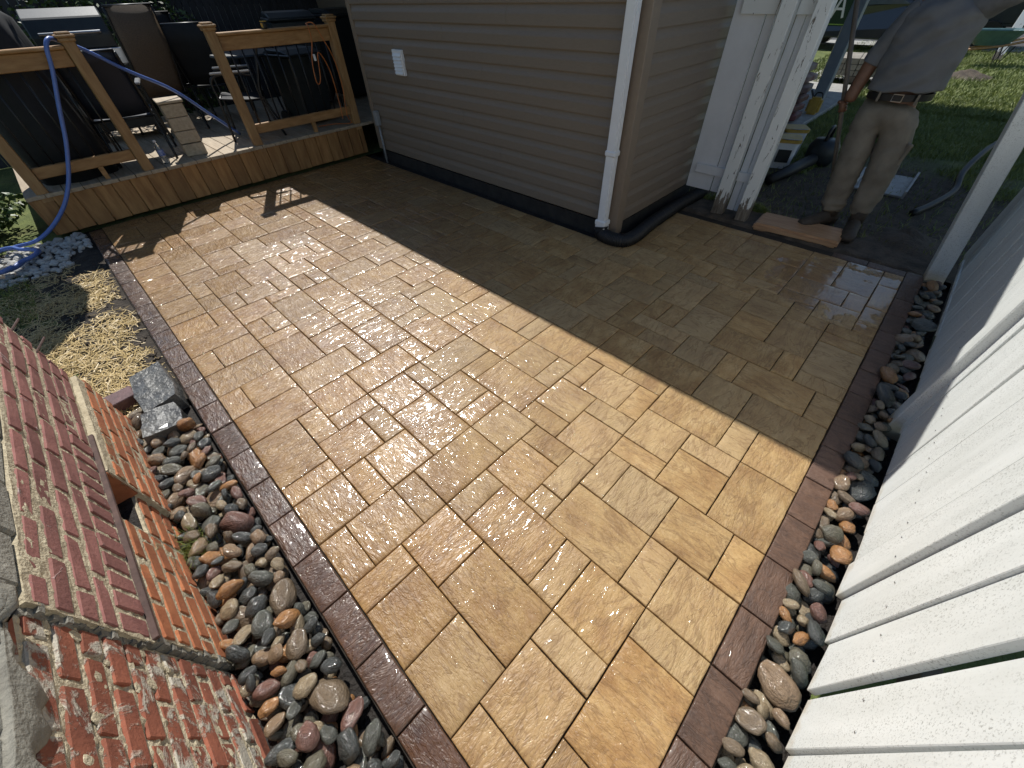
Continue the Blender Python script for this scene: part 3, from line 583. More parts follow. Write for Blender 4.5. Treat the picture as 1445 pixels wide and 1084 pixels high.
# loose stones by the wall end
def slab(name, pts, z0, z1, label, mat, cat, tilt=(0, 0), rough=0.004):
    cx = sum(p[0] for p in pts) / len(pts); cy = sum(p[1] for p in pts) / len(pts); n = len(pts)
    bm = bmesh.new(); bot = [bm.verts.new((p[0] - cx, p[1] - cy, z0)) for p in pts]; top = [bm.verts.new(((p[0] - cx) * .93, (p[1] - cy) * .93, z1)) for p in pts]
    bm.faces.new(bot[::-1]); bm.faces.new(top)
    for i in range(n): bm.faces.new((bot[i], bot[(i + 1) % n], top[(i + 1) % n], top[i]))
    bmesh.ops.triangulate(bm, faces=bm.faces); bmesh.ops.subdivide_edges(bm, edges=bm.edges, cuts=4, use_grid_fill=True)
    for v in bm.verts:
        q = v.co * 22; v.co += Vector((noise.noise(q), noise.noise(q + Vector((9, 0, 0))), noise.noise(q + Vector((0, 9, 0))) * 1.2)) * rough
        v.co.z += math.floor(noise.noise(Vector((v.co.x * 9, v.co.y * 9, 1))) * 3) * 0.003
    me = bpy.data.meshes.new(name); bm.to_mesh(me); bm.free()
    return tag(link(name, me, mat, None, (cx, cy, 0), (tilt[0], tilt[1], 0)), label, cat)
slab('stone_slab', [(-0.45, 2.60), (-0.43, 2.78), (-0.26, 2.80), (-0.25, 2.52), (-0.27, 2.40), (-0.44, 2.38)], -0.05, 0.055, 'large flat wet grey stone slab at end of the straw bed', MAT['slate'], 'stone', (0.03, -0.05))
slab('slate_rock', [(-0.49, 2.17), (-0.46, 2.37), (-0.30, 2.36), (-0.285, 2.26), (-0.31, 2.15)], -0.05, 0.06, 'small layered grey slate rock lying on the river stones', MAT['slate'], 'stone', (0.05, 0.04), 0.005)
MAT['purple'] = M('purple_paver', (0.16, 0.085, 0.085), (0.09, 0.05, 0.05), 0.6, 20, 0.4, 80)
mb = MB(); mb.box(-0.10, 0.06, -0.055, 0.055, -0.07, 0.04, None, 0.003); o = mb.build('brick_block', MAT['purple'], bevel=0.004, loc=(-0.50, 2.645, 0.01), rot=(0.04, 0, 0.08)); tag(o, 'purple brown brick set on edge between wall and grey slab', 'brick')

# ------------------------------------------------------------------ white board fence on the right
wf = wthing('board_fence', (2.0, -0.53, 0), 'white vertical board fence along the right side of the patio', 'fence')
edges = [-0.55, -0.37, -0.19, -0.01, 0.165, 0.345, 0.535, 0.72, 0.90, 1.085]
x = 1.085
while x < 4.35: edges.append(x + 0.17 + 0.012 * math.sin(x * 9)); x = edges[-1]
FR = random.Random(3)
for k in range(len(edges) - 1):
    a, b = edges[k], edges[k + 1]; front = a > 1.08
    gap = 0.018 if abs(a - 0.535) < 0.01 else (0.004 if k % 3 else 0.009)
    th = 0.040 if abs(a - 1.085) < 0.01 else 0.020
    yc = -0.527 - 0.012 + (0.010 if front and a < 1.2 else 0.0)
    if a > 1.2: yc -= 0.008 * min(3, a - 1.2)
    tlt = -0.055 if a < 1.2 else -0.012
    if a > 1.2: gap = 0.003
    mb = MB(); w = (b - a) - gap; mb.box(-w / 2, w / 2, -th, 0, 0.035 + FR.uniform(0, .02), 1.78, None, 0.0015)
    link('fence_board', mb.mesh('fence_board', False, 0.002), MAT['fence'], wf, ((a + b) / 2 - gap / 2 + .0, yc + 0.008, 0), (FR.gauss(0, .004), FR.gauss(0, .004), tlt + FR.gauss(0, .008 if a < 1.2 else .003)))
MAT['shaderail'] = M('shade_toned_rail', (0.16, 0.12, 0.08), (0.09, 0.07, 0.05), 0.8, 12)  # rail tone darkened to stand in for shade behind the board gap
nlm = MB().lathe([(0, 0), (.0028, 0), (.0028, .0015), (0, .002)], seg=8).mesh('nail', True); nlm.materials.append(MAT['steel'])
for ob in [c for c in wf.children if c.name.startswith('fence_board')]:
    if ob.location.x > 0.2:
        for zz in (0.345, 1.445):
            for dx in (-.045, .045): _link('nail', nlm, None, ob, (dx, 0.0012, zz + FR.uniform(-.01, .01)), (-math.pi / 2, 0, 0))
for z in (0.30, 1.40):
    mb = MB(); mb.box(-0.5, 4.30, -0.64, -0.60, z, z + 0.09); mb.build('rail', MAT['shaderail'], wf, bevel=0.003)
mb = MB(); mb.box(1.75, 4.25, -0.588, -0.545, 0.055, 0.085); mb.build('bottom_rail', MAT['fence'], wf, bevel=0.003)
mb = MB(); mb.box(-0.055, 0.055, -0.05, 0.05, -0.07, 1.75); link('fence_post', mb.mesh('fence_post', False, 0.005), MAT['fence'], wf, (2.22, -0.55, 0), (0, 0, 0))
lp = wthing('gate_post', (3.985, -0.45, 0), 'grey white leaning post at the corner of the patio by the gateway', 'post')
o = MB().box(-0.045, 0.045, -0.055, 0.055, -0.06, 1.75).build('post', MAT['fence'], lp, bevel=0.004); o.location = (3.985, -0.45, 0); o.rotation_euler = (-0.165, 0.03, 0.15)

# ------------------------------------------------------------------ house
HX, HY, HE = 3.02, 1.70, 5.42
ho = wthing('house', (HX, HY, 0), 'taupe vinyl sided house with white downspout at the patio corner', 'house')
mb = MB(); mb.box(HX + 0.03, 6.6, HY + 0.03, HE - 0.02, -0.08, 2.72); mb.build('wall', MAT['trim'], ho)
mb = MB(); mb.box(HX + 0.008, 6.61, HY + 0.008, HE - 0.01, -0.08, 0.105); mb.build('foundation', MAT['found'], ho)
P = 0.1255
prof = [(0.030, 0.0), (-0.006, 0.0), (-0.008, 0.004), (-0.006, 0.066), (-0.004, 0.074), (0.004, 0.095), (0.009, 0.116), (0.010, P + 0.004), (0.030, P + 0.004)]
z0 = 0.125; k = 0
while z0 < 2.6:
    ys = HY + 0.9 + 2.2 * ((k * 0.618) % 1.0)
    MB().prism([(HX + a, z0 + b) for a, b in prof], 'y', HY + 0.085, ys).build('siding_board', MAT['siding'], ho)
    MB().prism([(HX + a - 0.0018, z0 + b) for a, b in prof], 'y', ys - 0.02, HE - 0.06).build('siding_board', MAT['siding'], ho)
    MB().prism([(HY + a, z0 + b) for a, b in prof], 'x', HX + 0.085, 6.6).build('siding_board', MAT['siding'], ho)
    z0 += P; k += 1
mb = MB(); mb.prism([(HX - .016, HY - .016), (HX + .088, HY - .016), (HX + .088, HY + .02), (HX + .03, HY + .03), (HX + .02, HY + .088), (HX - .016, HY + .088)], 'z', 0.03, 2.7); mb.build('corner_trim', MAT['trim'], ho, bevel=0.004)
mb = MB(); mb.box(HX - .014, HX + .03, HE - .065, HE, 0.12, 2.7); mb.box(HX + .03, 6.6, HE - .02, HE, 0.1, 2.7); mb.build('corner_trim', MAT['trim'], ho, bevel=0.003)
# roof: eave edge x=2.50 z=2.75, rake overhang y=1.376
rz = lambda x: 2.75 + 0.39 * (min(x, 7.05) - 2.50) - 0.39 * max(0, x - 7.05)
mb = MB(); mb.prism([(2.69, 2.79), (7.05, rz(7.05)), (11.6, 2.75), (11.6, 2.60), (7.05, rz(7.05) - .17), (2.69, 2.64)], 'y', 1.45, 11.0); mb.build('roof', MAT['roof'], ho)
mb = MB(); mb.prism([(HX, 2.6), (6.6, 2.6), (6.6, 4.2), (HX + .1, 2.85)], 'y', HY + .02, HY + .06); mb.build('gable', MAT['siding'], ho)
mb = MB(); mb.box(2.654, 2.77, 1.455, 10.9, 2.66, 2.78); mb.build('gutter', MAT['white'], ho, bevel=0.01)
# downspout on the long wall
ds = MB().box(-0.033, 0.033, -0.040, 0.040, 0.12, 2.55).build('downspout', MAT['white'], ho, bevel=0.010, seg=2); ds.location = (2.960, 1.800, 0); ds.rotation_euler = (R(0.4), R(-0.4), 0)
def sub(name, mb, mat, par, **k): return mb.build(name, mat, par, **k)
sub('joint_collar', MB().box(-0.040, 0.040, -0.047, 0.047, 0.655, 0.695), MAT['white'], ds, bevel=0.008)
sub('drain_adapter', MB().box(-0.046, 0.046, -0.052, 0.052, 0.115, 0.16).box(-0.042, 0.042, -0.048, 0.048, 0.05, 0.118), MAT['white'], ds, bevel=0.008)
for z in (1.9,): sub('strap', MB().box(-0.036, 0.05, -0.043, 0.043, z, z + .025), MAT['white'], ds)
# louvred wall vent
vt = MB().box(2.985, 3.02, 4.49, 4.66, 0.95, 1.165).build('vent', MAT['white'], ho, bevel=0.004)
for k in range(6):
    z = 0.972 + k * 0.029; MB().add([(2.984, 4.505, z), (2.984, 4.645, z), (2.970, 4.645, z - 0.006), (2.970, 4.505, z - 0.006), (2.986, 4.505, z + 0.02), (2.986, 4.645, z + 0.02)], [(0, 1, 2, 3), (3, 2, 5, 4), (0, 3, 4), (1, 5, 2), (0, 4, 5, 1)]).build('louvre', MAT['white'], vt)
MAT['conduit'] = M('grey_conduit', (0.30, 0.31, 0.31), (0.22, 0.23, 0.23), 0.5, 20, 0.1, 90)
cd = MB().tube([(2.985, 5.27, -0.05), (2.985, 5.27, 0.40)], 0.013, 8).build('conduit', MAT['conduit'], ho, smooth=True)
MB().box(2.955, 3.01, 5.235, 5.305, 0.40, 0.555).build('junction_box', MAT['conduit'], cd, bevel=0.008)
# rear wall parts under the roof and porch
mb = MB(); mb.box(6.6, 11.4, 3.6, 3.75, -0.05, 2.7); mb.build('porch_wall', MAT['siding'], ho)
mb = MB(); mb.box(4.6, 4.75, 5.45, 10.9, -0.05, 2.7); mb.build('back_wall', MAT['siding'], ho)
mb = MB(); mb.box(6.6, 11.6, 1.62, 3.6, -0.06, 0.05); mb.build('porch_slab', MAT['concrete'], ho, bevel=0.01)
MAT['greypost'] = M('grey_blue_post', (0.24, 0.27, 0.31), (0.20, 0.23, 0.27), 0.5, 10, 0.05, 100)
for x in (9.5,): MB().box(x - .085, x + .085, 1.80, 1.97, 0.05, 2.65).build('porch_post', MAT['greypost'], ho, bevel=0.006)

# black corrugated drain pipe round the corner
pts = curve_pts([(2.955, 1.80, 0.10), (2.945, 1.785, 0.045), (2.925, 1.68, 0.035), (2.955, 1.57, 0.038), (3.08, 1.535, 0.042), (3.4, 1.56, 0.045), (3.9, 1.575, 0.045), (4.45, 1.56, 0.04)], 34)
acc = 0.0; rr = []
for i, p in enumerate(pts):
    if i: acc += (p - pts[i - 1]).length
    rr.append(0.046 + (0.0045 if acc < 0.75 else 0.0025) * math.sin(acc / (0.0125 if acc < 0.75 else 0.02) * 2 * math.pi))
dp = []; 
L = [0.0]
for i in range(1, len(pts)): L.append(L[-1] + (pts[i] - pts[i - 1]).length)
tot = L[-1]; nn = 520; q = []; r2 = []
for k in range(nn + 1):
    s = tot * k / nn; i = max(0, min(len(L) - 2, int(np.searchsorted(L, s)) - 1)); f = (s - L[i]) / max(1e-6, L[i + 1] - L[i]); q.append(pts[i].lerp(pts[i + 1], f))
    r2.append(0.057 + 0.0045 * math.sin(s / 0.0145 * 2 * math.pi))
tag(MB().tube(q, r2, 16).build('drain_pipe', MAT['pipe'], smooth=True), 'black corrugated drain pipe curving round the house corner', 'pipe')

# ------------------------------------------------------------------ peeling white gate section between house and gateway
gf = wthing('peeling_fence', (4.2, 1.3, 0), 'short white fence section with peeling posts beside the house', 'fence')
def post(y, x, nm='post', w=0.09, d=0.10, lean=0.0):
    o = MB().box(-d / 2, d / 2, -w / 2, w / 2, -0.06, 1.9, None, 0.002).build(nm, MAT['peel'], gf, bevel=0.006); o.location = (x, y, 0); o.rotation_euler = (lean, 0, 0.05)
post(1.255, 4.17, w=0.105); post(1.02, 4.15, w=0.10, d=0.12)
for (y0, y1, zb) in ((1.42, 1.66, 0.14), (1.345, 1.41, 0.14), (1.14, 1.20, 0.02), (1.075, 1.135, 0.02)):
    MB().box(4.225, 4.245, y0, y1, zb, 1.86).build('fence_board', MAT['white'], gf, bevel=0.002)
for (z, h) in ((0.285, 0.075), (1.40, 0.11)):
    MB().box(4.195, 4.224, 1.31, 1.60, z, z + h).build('rail', MAT['peel'] if z > 1 else MAT['white'], gf, bevel=0.003)
    MB().box(4.195, 4.224, 1.072, 1.20, z, z + h).build('rail', MAT['peel'] if z > 1 else MAT['white'], gf, bevel=0.003)
# ------------------------------------------------------------------ deck
dk = wthing('deck', (1.3, 5.75, 0), 'wooden deck with honey timber railings and vertical skirt boards', 'deck')
DY, DZ = 5.73, 0.37
DR = random.Random(12)
x = -0.44
while x < 2.98:
    w = min(0.150, 2.99 - x); MB().box(-w / 2 + .0025, w / 2 - .0025, 0, 0.02, 0.025 + DR.uniform(-.004, .004), 0.335).build('skirt_board', MAT['skirt'], dk, bevel=0.002, loc=(x + w / 2, DY + DR.uniform(0, .003), 0)); x += 0.153
y = DY + .02
for k in range(8): MB().box(-0.46, -0.44, 0, 0.145, 0.02, 0.335).build('skirt_board', MAT['skirt'], dk, bevel=0.002, loc=(0, 5.76 + k * 0.153, 0))
x = -0.46
while x < 4.5:
    MB().box(-0.0685, 0.0685, DY - 0.02 + DR.uniform(-.004, .004), 8.6, 0.338, DZ).build('deck_board', MAT['deckboard'], dk, bevel=0.003, loc=(x + .07, 0, DR.uniform(-.001, .001))); x += 0.142
MB().box(-0.44, 3.0, DY + 0.022, DY + 0.06, 0.05, 0.335).build('joist', MAT['wood'], dk)
PXS = (-0.325, 0.53, 1.65, 2.945)
for k, x in enumerate(PXS):
    p = MB().box(-0.045, 0.045, -0.045, 0.045, 0.30, 1.375).build('post', MAT['woodv'], dk, bevel=0.006, loc=(x, DY + 0.045, 0), rot=(0, 0, DR.gauss(0, .01)))
    MB().box(-0.058, 0.058, -0.058, 0.058, 1.365, 1.392).box(-0.068, 0.068, -0.068, 0.068, 1.392, 1.412).box(-0.05, 0.05, -0.05, 0.05, 1.412, 1.428).build('post_cap', MAT['woodv'], p, bevel=0.006)
def railing(x0, x1, n):
    r = MB().box(x0, x1, DY + 0.035, DY + 0.073, 1.205, 1.318).build('top_rail', MAT['wood'], dk, bevel=0.005)
    MB().box(x0, x1, DY + 0.0, DY + 0.11, 1.320, 1.346).build('rail_cap', MAT['wood'], r, bevel=0.006)
    b = MB().box(x0, x1, DY + 0.03, DY + 0.075, 0.475, 0.565).build('bottom_rail', MAT['wood'], dk, bevel=0.005)
    for k in range(n):
        x = x0 + (x1 - x0) * (k + 0.6) / (n + 0.2); MB().tube([(x, DY + 0.052, 0.56), (x, DY + 0.052, 1.21)], 0.0085, 6).build('baluster', MAT['black'], r, smooth=True)
    MB().box((x0 + x1) / 2 + 0.06, (x0 + x1) / 2 + 0.10, DY + .03, DY + .07, DZ, 0.475).build('rail_block', MAT['wood'], b)
railing(PXS[0] + .047, PXS[1] - .047, 7); railing(PXS[2] + .047, PXS[3] - .047, 10)

# ------------------------------------------------------------------ things on the deck
def tubes(parts, r, seg=8):
    mb = MB()
    for p in parts: mb.tube(p, r, seg)
    return mb
def patio_chair(name, loc, rz, label, seatmat, tall=0.0, group='patio chairs on the deck'):
    t = thing(name, loc, label, 'chair', group, rz); w = 0.27
    for s in (-1, 1):
        tubes([curve_pts([(s * w, -0.27, 0), (s * w, -0.24, 0.40), (s * w, -0.22, 0.60), (s * w, 0.0, 0.635), (s * w, 0.20, 0.60)], 6)], 0.013).build('side_frame', MAT['black'], t, smooth=True)
        tubes([curve_pts([(s * w * .95, 0.30, 0), (s * w * .93, 0.20, 0.38), (s * w * .92, 0.27, 0.65), (s * w * .92, 0.36, 0.90 + tall)], 6)], 0.013).build('back_leg', MAT['black'], t, smooth=True)
        MB().box(s * w - .025, s * w + .025, -0.22, 0.18, 0.632, 0.652).build('armrest', MAT['armrest'], t, bevel=0.008)
    def sheet(pts, wd, th, nm, mat):
        mb = MB(); n = 8; V = []
        for j, (y, z) in enumerate(pts):
            for i in range(n + 1):
                u = i / n * 2 - 1; V.append((u * wd, y + 0.02 * (1 - u * u), z - 0.012 * (1 - u * u)))
        F = [(j * (n + 1) + i, j * (n + 1) + i + 1, (j + 1) * (n + 1) + i + 1, (j + 1) * (n + 1) + i) for j in range(len(pts) - 1) for i in range(n)]
        o = mb.add(V, F).build(nm, mat, t, smooth=True); m = o.modifiers.new('s', 'SOLIDIFY'); m.thickness = th
    sheet([(-0.24, 0.42), (-0.1, 0.405), (0.05, 0.39), (0.19, 0.39)], w * .93, 0.012, 'seat', seatmat)
    sheet([(0.19, 0.41), (0.23, 0.55), (0.28, 0.70), (0.33, 0.84), (0.36, 0.92 + tall)], w * .9, 0.012, 'backrest', seatmat)
    for q in ([(-w, -0.235, 0.405), (w, -0.235, 0.405)], [(-w * .92, 0.36, 0.91 + tall), (w * .92, 0.36, 0.91 + tall)], [(-w, 0.21, 0.385), (w, 0.21, 0.385)]): tubes([q], 0.012).build('cross_bar', MAT['black'], t, smooth=True)
    return t
MAT['armrest'] = M('grey_armrest', (0.25, 0.25, 0.25), None, 0.3, 20, 0)
MAT['wicker'] = M('tan_wicker', (0.16, 0.115, 0.075), (0.08, 0.055, 0.035), 0.7, 90, 0.6, 160, stretch=(1, 1, 3))
MAT['redtag'] = M('red_cloth', (0.45, 0.02, 0.02), None, 0.7, 20, 0)
c1 = patio_chair('patio_chair', (0.66, 6.32, DZ), R(168), 'black patio chair with navy sling back behind the open deck edge', MAT['bluemesh'])
c2 = patio_chair('patio_chair', (1.86, 6.28, DZ), R(250), 'black metal patio chair behind the middle deck post', MAT['blackfabric'])
c3 = patio_chair('patio_chair', (1.20, 7.35, DZ), R(200), 'tall backed tan wicker chair near the grill', MAT['wicker'], 0.28)
c4 = patio_chair('patio_chair', (2.0, 7.7, DZ), R(150), 'dark patio chair deep in the shade of the deck', MAT['blackfabric'], 0.1)
c5 = patio_chair('patio_chair', (1.55, 8.1, DZ), R(190), 'dark tall patio chair by the back fence', MAT['blackfabric'], 0.2)
tb = thing('patio_table', (2.3, 6.9, DZ), 'dark round patio table in the shade', 'table')
MB().lathe([(0.0, .70), (0.42, .70), (0.43, .715), (0.42, .73), (0.0, .73)], seg=28).build('tabletop', MAT['plastic'], tb, bevel=0)
for a in range(4): MB().tube([(0.36 * math.cos(a * 1.57 + .7), 0.36 * math.sin(a * 1.57 + .7), 0), (0.22 * math.cos(a * 1.57 + .7), 0.22 * math.sin(a * 1.57 + .7), .71)], 0.014).build('leg', MAT['black'], tb, smooth=True)
# grill
gr = thing('gas_grill', (0.78, 7.55, DZ), 'stainless steel gas grill at the back of the deck', 'grill', None, R(-8))
MB().box(-0.36, 0.36, -0.26, 0.26, 0.12, 0.72).build('cabinet', MAT['plastic'], gr, bevel=0.01)
lid = MB().prism([(-0.27, 0.86), (-0.28, 0.98), (-0.20, 1.12), (0.0, 1.19), (0.2, 1.14), (0.27, 0.98), (0.27, 0.86)], 'x', -0.34, 0.34).build('lid', MAT['plastic'], gr, bevel=0.012)
MB().tube([(-0.26, -0.34, 1.0), (0.26, -0.34, 1.0)], 0.013).box(-.25, -.23, -.335, -.26, .99, 1.01).box(.23, .25, -.335, -.26, .99, 1.01).build('handle', MAT['steel'], lid, smooth=False)
pn = MB().box(-0.36, 0.36, -0.30, -0.26, 0.72, 0.86).build('control_panel', MAT['steel'], gr, bevel=0.006)
for k in range(4): MB().tube([(-0.24 + k * .16, -0.30, .79), (-0.24 + k * .16, -0.345, .79)], 0.024, 12).build('knob', MAT['redtag'] if k == 3 else MAT['black'], pn)
for s in (-1, 1): MB().box(s * .36 if s > 0 else -0.66, .66 if s > 0 else -.36, -0.24, 0.22, 0.80, 0.84).build('side_shelf', MAT['steel'], gr, bevel=0.006)
for sx in (-.3, .3):
    for sy in (-.2, .2): MB().tube([(sx, sy - .02, .06), (sx, sy + .02, .06)], 0.055, 14).build('wheel', MAT['black'], gr)
# big black cover (folded umbrella cover) at the left end, umbrella above
def fabric(name, rings, mat, label, cat, loc, par=None):
    mb = MB(); R_ = []
    for (z, rx, ry, sw) in rings:
        R_.append([Vector((math.cos(a) * rx * (1 + sw * math.sin(a * 7 + z * 2)), math.sin(a) * ry * (1 + sw * math.sin(a * 7 + z * 2)), z)) for a in [2 * math.pi * k / 56 for k in range(56)]])
    o = mb.rings(R_).build(name, mat, par, smooth=True, loc=loc)
    return tag(o, label, cat) if label else o
fabric('covered_heater', [(0.0, .33, .30, .05), (.35, .33, .3, .06), (.8, .31, .28, .05), (1.15, .28, .25, .05), (1.28, .15, .14, .02)], MAT['blackfabric'], 'bulky black fabric cover standing behind the left deck railing', 'cover', (0.02, 6.18, DZ))
um = thing('patio_umbrella', (-0.05, 6.75, DZ), 'patio umbrella with black pole and canopy at the left of the deck', 'umbrella')
MB().lathe([(.0, 0), (.24, 0), (.24, .03), (.06, .07), (.03, .25), (.0, .25)], seg=20).build('base', MAT['black'], um)
MB().tube([(0, 0, 0.05), (0, 0, 2.35)], 0.022, 10).build('pole', MAT['black'], um, smooth=True)
mb = MB(); V = [(0, 0, 2.35)]; F = []
for k in range(16):
    a = 2 * math.pi * k / 16; V.append((1.02 * math.cos(a), 1.02 * math.sin(a), 2.0 - (0.0 if k % 2 == 0 else -.02)))
F = [(0, 1 + k, 1 + (k + 1) % 16) for k in range(16)]
o = mb.add(V, F).build('canopy', MAT['blackfabric'], um); o.modifiers.new('s', 'SOLIDIFY').thickness = 0.006; o.location = (-0.56, -0.66, 0)
MB().tube([(0, 0, 2.2), (-0.56, -0.66, 2.34)], 0.018, 8).build('arm', MAT['black'], um)
# stacked plank box, bottle
bx = thing('plank_box', (1.05, 6.0, DZ), 'small pale box built of stacked planks at the deck opening', 'box', None, R(-6))
for k in range(4): MB().box(-0.10, 0.10, -0.10, 0.16, 0.004 + k * .118, 0.116 + k * .118, None, .002).build('plank', MAT['deckboard'], bx, bevel=0.004)
MB().box(-0.115, 0.115, -0.12, 0.18, 0.478, 0.50).build('lid', MAT['deckboard'], bx, bevel=0.004)
MAT['clearplastic'] = M('clear_plastic', (0.75, 0.78, 0.80), None, 0.08, 20, 0); MAT['clearplastic'].node_tree.nodes['Principled BSDF'].inputs['Transmission Weight'].default_value = 0.85
MAT['bluelabel'] = M('blue_label', (0.05, 0.10, 0.35), (0.4, 0.45, 0.6), 0.5, 60, 0)
bt = thing('water_bottle', (0.72, 5.86, DZ), 'clear water bottle standing on the deck edge', 'bottle')
MB().lathe([(0, 0), (.03, 0), (.032, .01), (.030, .06), (.032, .10), (.030, .14), (.012, .19), (.012, .20)], seg=16).build('bottle_body', MAT['clearplastic'], bt, smooth=True)
MB().lathe([(.0325, .075), (.033, .078), (.033, .125), (.0325, .128)], seg=16).build('bottle_label', MAT['bluelabel'], bt, smooth=True)
MB().lathe([(0, .198), (.014, .198), (.014, .215), (0, .215)], seg=14).build('cap', MAT['white'], bt)
# bins
def bin_(loc, rz, label, w=0.29, d=0.34, h=0.98):
    t = thing('wheeled_bin', loc, label, 'bin', 'wheeled bins by the house', rz)
    MB().rings([[(-w * .8, -d * .75, .05), (w * .8, -d * .75, .05), (w * .8, d * .75, .05), (-w * .8, d * .75, .05)], [(-w, -d, h), (w, -d, h), (w, d, h), (-w, d, h)]]).build('bin_body', MAT['plastic'], t, bevel=0.02)
    MB().box(-w - .02, w + .02, -d - .03, d + .02, h, h + .03).prism([(-d, h + .03), (-d * .5, h + .08), (d * .6, h + .09), (d, h + .03)], 'x', -w, w).build('bin_lid', MAT['plastic'], t, bevel=0.012)
    MB().tube([(-w * .9, d + .06, h - .02), (w * .9, d + .06, h - .02)], 0.014).build('handle', MAT['plastic'], t)
    for s in (-1, 1): MB().tube([(s * w, d * .7, .11), (s * (w + .05), d * .7, .11)], 0.11, 18).build('wheel', MAT['black'], t)
    return t
b1 = bin_((2.62, 6.33, DZ), R(10), 'dark wheeled bin behind the right deck railing'); b1.scale = (0.8, 0.8, 0.72)
b2 = bin_((3.15, 7.35, DZ), R(-14), 'tall dark bin with small white sticker by the house corner'); 
b3 = bin_((3.95, 7.5, DZ), R(6), 'tall dark bin without sticker deepest in the house shade')
MB().box(-0.04, 0.04, -0.375, -0.366, 0.80, 0.88).build('sticker', MAT['white'], b2)
# blue garden hose: over the rail, down to the gravel and coiled
hz = [(1.66, 6.35, 0.40), (1.45, 6.25, 0.62), (1.15, 6.05, 0.93), (0.86, 5.95, 1.12), (0.62, 5.88, 1.30), (0.48, 5.82, 1.375), (0.42, 5.73, 1.392), (0.368, 5.69, 1.34), (0.31, 5.69, 1.20), (0.20, 5.69, 0.98), (0.085, 5.685, 0.74), (0.005, 5.68, 0.60), (-0.10, 5.66, 0.44), (-0.24, 5.64, 0.28), (-0.42, 5.64, 0.14), (-0.60, 5.66, 0.05), (-0.76, 5.70, 0.035)]
for k in range(40):
    a = 1.2 + k * 0.42; r = 0.20 + 0.03 * math.sin(k * 1.7); hz.append((-0.84 + r * math.cos(a), 5.42 + r * 1.25 * math.sin(a) - 0.004 * k, 0.035 + 0.0011 * k * 1.2))
tag(MB().tube(curve_pts(hz, 6), 0.0155, 10).build('garden_hose', MAT['hose'], smooth=True), 'blue garden hose draped over the deck rail and coiled on gravel', 'hose')
# orange extension cord on the right rail
cd_ = [(2.72, 5.66, 0.47), (2.745, 5.685, 0.63), (2.74, 5.685, 0.95), (2.66, 5.685, 1.12), (2.60, 5.685, 0.90), (2.56, 5.685, 0.84), (2.535, 5.685, 0.88), (2.56, 5.685, 1.05), (2.625, 5.685, 1.22), (2.64, 5.70, 1.345), (2.66, 5.78, 1.362), (2.72, 5.72, 1.36), (2.77, 5.685, 1.22), (2.83, 5.685, 1.05), (2.845, 5.685, 0.80), (2.80, 5.68, 0.50), (2.86, 5.75, 0.39), (2.7, 5.9, 0.385), (2.5, 5.95, 0.385)]
oc = tag(MB().tube(curve_pts(cd_, 8), 0.0055, 8).build('extension_cord', MAT['orange'], smooth=True), 'orange extension cord looped over the right deck rail', 'cord')
MB().box(2.590, 2.612, 5.672, 5.694, 1.05, 1.11).build('plug', MAT['white'], oc, bevel=0.004)
MAT['brass'] = M('yellow_metal', (0.55, 0.36, 0.08), None, 0.35, 20, 0)
tp = thing('tape_measure', (2.20, 5.78, 1.347), 'small yellow tape measure standing on the right rail', 'tape measure')
MB().box(-.02, .02, -.035, .035, 0, .055).build('tape_case', MAT['black'], tp, bevel=0.008); MB().box(-.022, -.0205, -.025, .025, .01, .045).build('face', MAT['brass'], tp); MB().box(-.021, .021, -.036, .036, .0555, .062).build('tape_top', MAT['brass'], tp)
# background behind the deck
bf = wthing('slat_fence', (2.0, 9.3, 0), 'dark vertical slat fence behind the deck', 'fence')
MAT['slat'] = M('dark_slat', (0.045, 0.045, 0.055), (0.025, 0.025, 0.03), 0.7, 10, 0.2, 60, stretch=(4, 4, 1), var=0.3)
x = -2.5
while x < 5.0: MB().box(-.043, .043, 0, .02, 0, 1.95).build('slat', MAT['slat'], bf, loc=(x, 9.3, 0)); x += 0.096
MB().box(-2.6, 5.0, 9.325, 9.36, 0.3, 0.4).box(-2.6, 5.0, 9.325, 9.36, 1.5, 1.6).build('fence_rail', MAT['slat'], bf)
def bush(name, loc, r, h, label, n=1500, seed=1, leaf=0.035, cat='shrub'):
    t = thing(name, loc, label, cat); rd = random.Random(seed); vs = []; fs = []
    for k in range(n):
        a = rd.uniform(0, 6.283); u = rd.random() ** 0.4; zz = rd.random(); q = r * u * math.sin(math.pi * (0.15 + 0.8 * zz)) * (1 + .25 * math.sin(a * 3 + zz * 6)); c = Vector((q * math.cos(a), q * math.sin(a), h * (0.08 + .92 * zz)))
        d = Vector((rd.gauss(0, 1), rd.gauss(0, 1), rd.gauss(0, .7))).normalized(); s = d.orthogonal().normalized(); s.rotate(Matrix.Rotation(rd.uniform(0, 6.28), 3, d)); L = leaf * rd.uniform(.6, 1.4); n0 = len(vs)
        vs += [c - d * L, c + s * L * .45, c + d * L, c - s * L * .45]; fs += [(n0, n0 + 1, n0 + 2, n0 + 3)]
    me = bpy.data.meshes.new('foliage'); me.from_pydata([tuple(v) for v in vs], [], fs); link('foliage', me, MAT['greenery'], t)
    mb = MB()
    for k in range(5): a = k * 1.26; mb.tube([(0.02 * math.cos(a), .02 * math.sin(a), 0), (r * .3 * math.cos(a), r * .3 * math.sin(a), h * .45), (r * .5 * math.cos(a), r * .5 * math.sin(a), h * .8)], [.018, .012, .005], 6)
    mb.build('stems', MAT['rust'], t, smooth=True); return t
bush('hedge_shrub', (0.95, 8.95, 0), 0.75, 1.9, 'leafy green shrub behind the grill', 2600, 2)
bush('hedge_shrub', (1.9, 9.0, 0), 0.7, 1.85, 'leafy green shrub behind the tall wicker chair', 2200, 3)
bush('low_shrub', (-0.95, 6.35, 0), 0.42, 0.5, 'dark green low shrub left of the deck corner', 1500, 5)
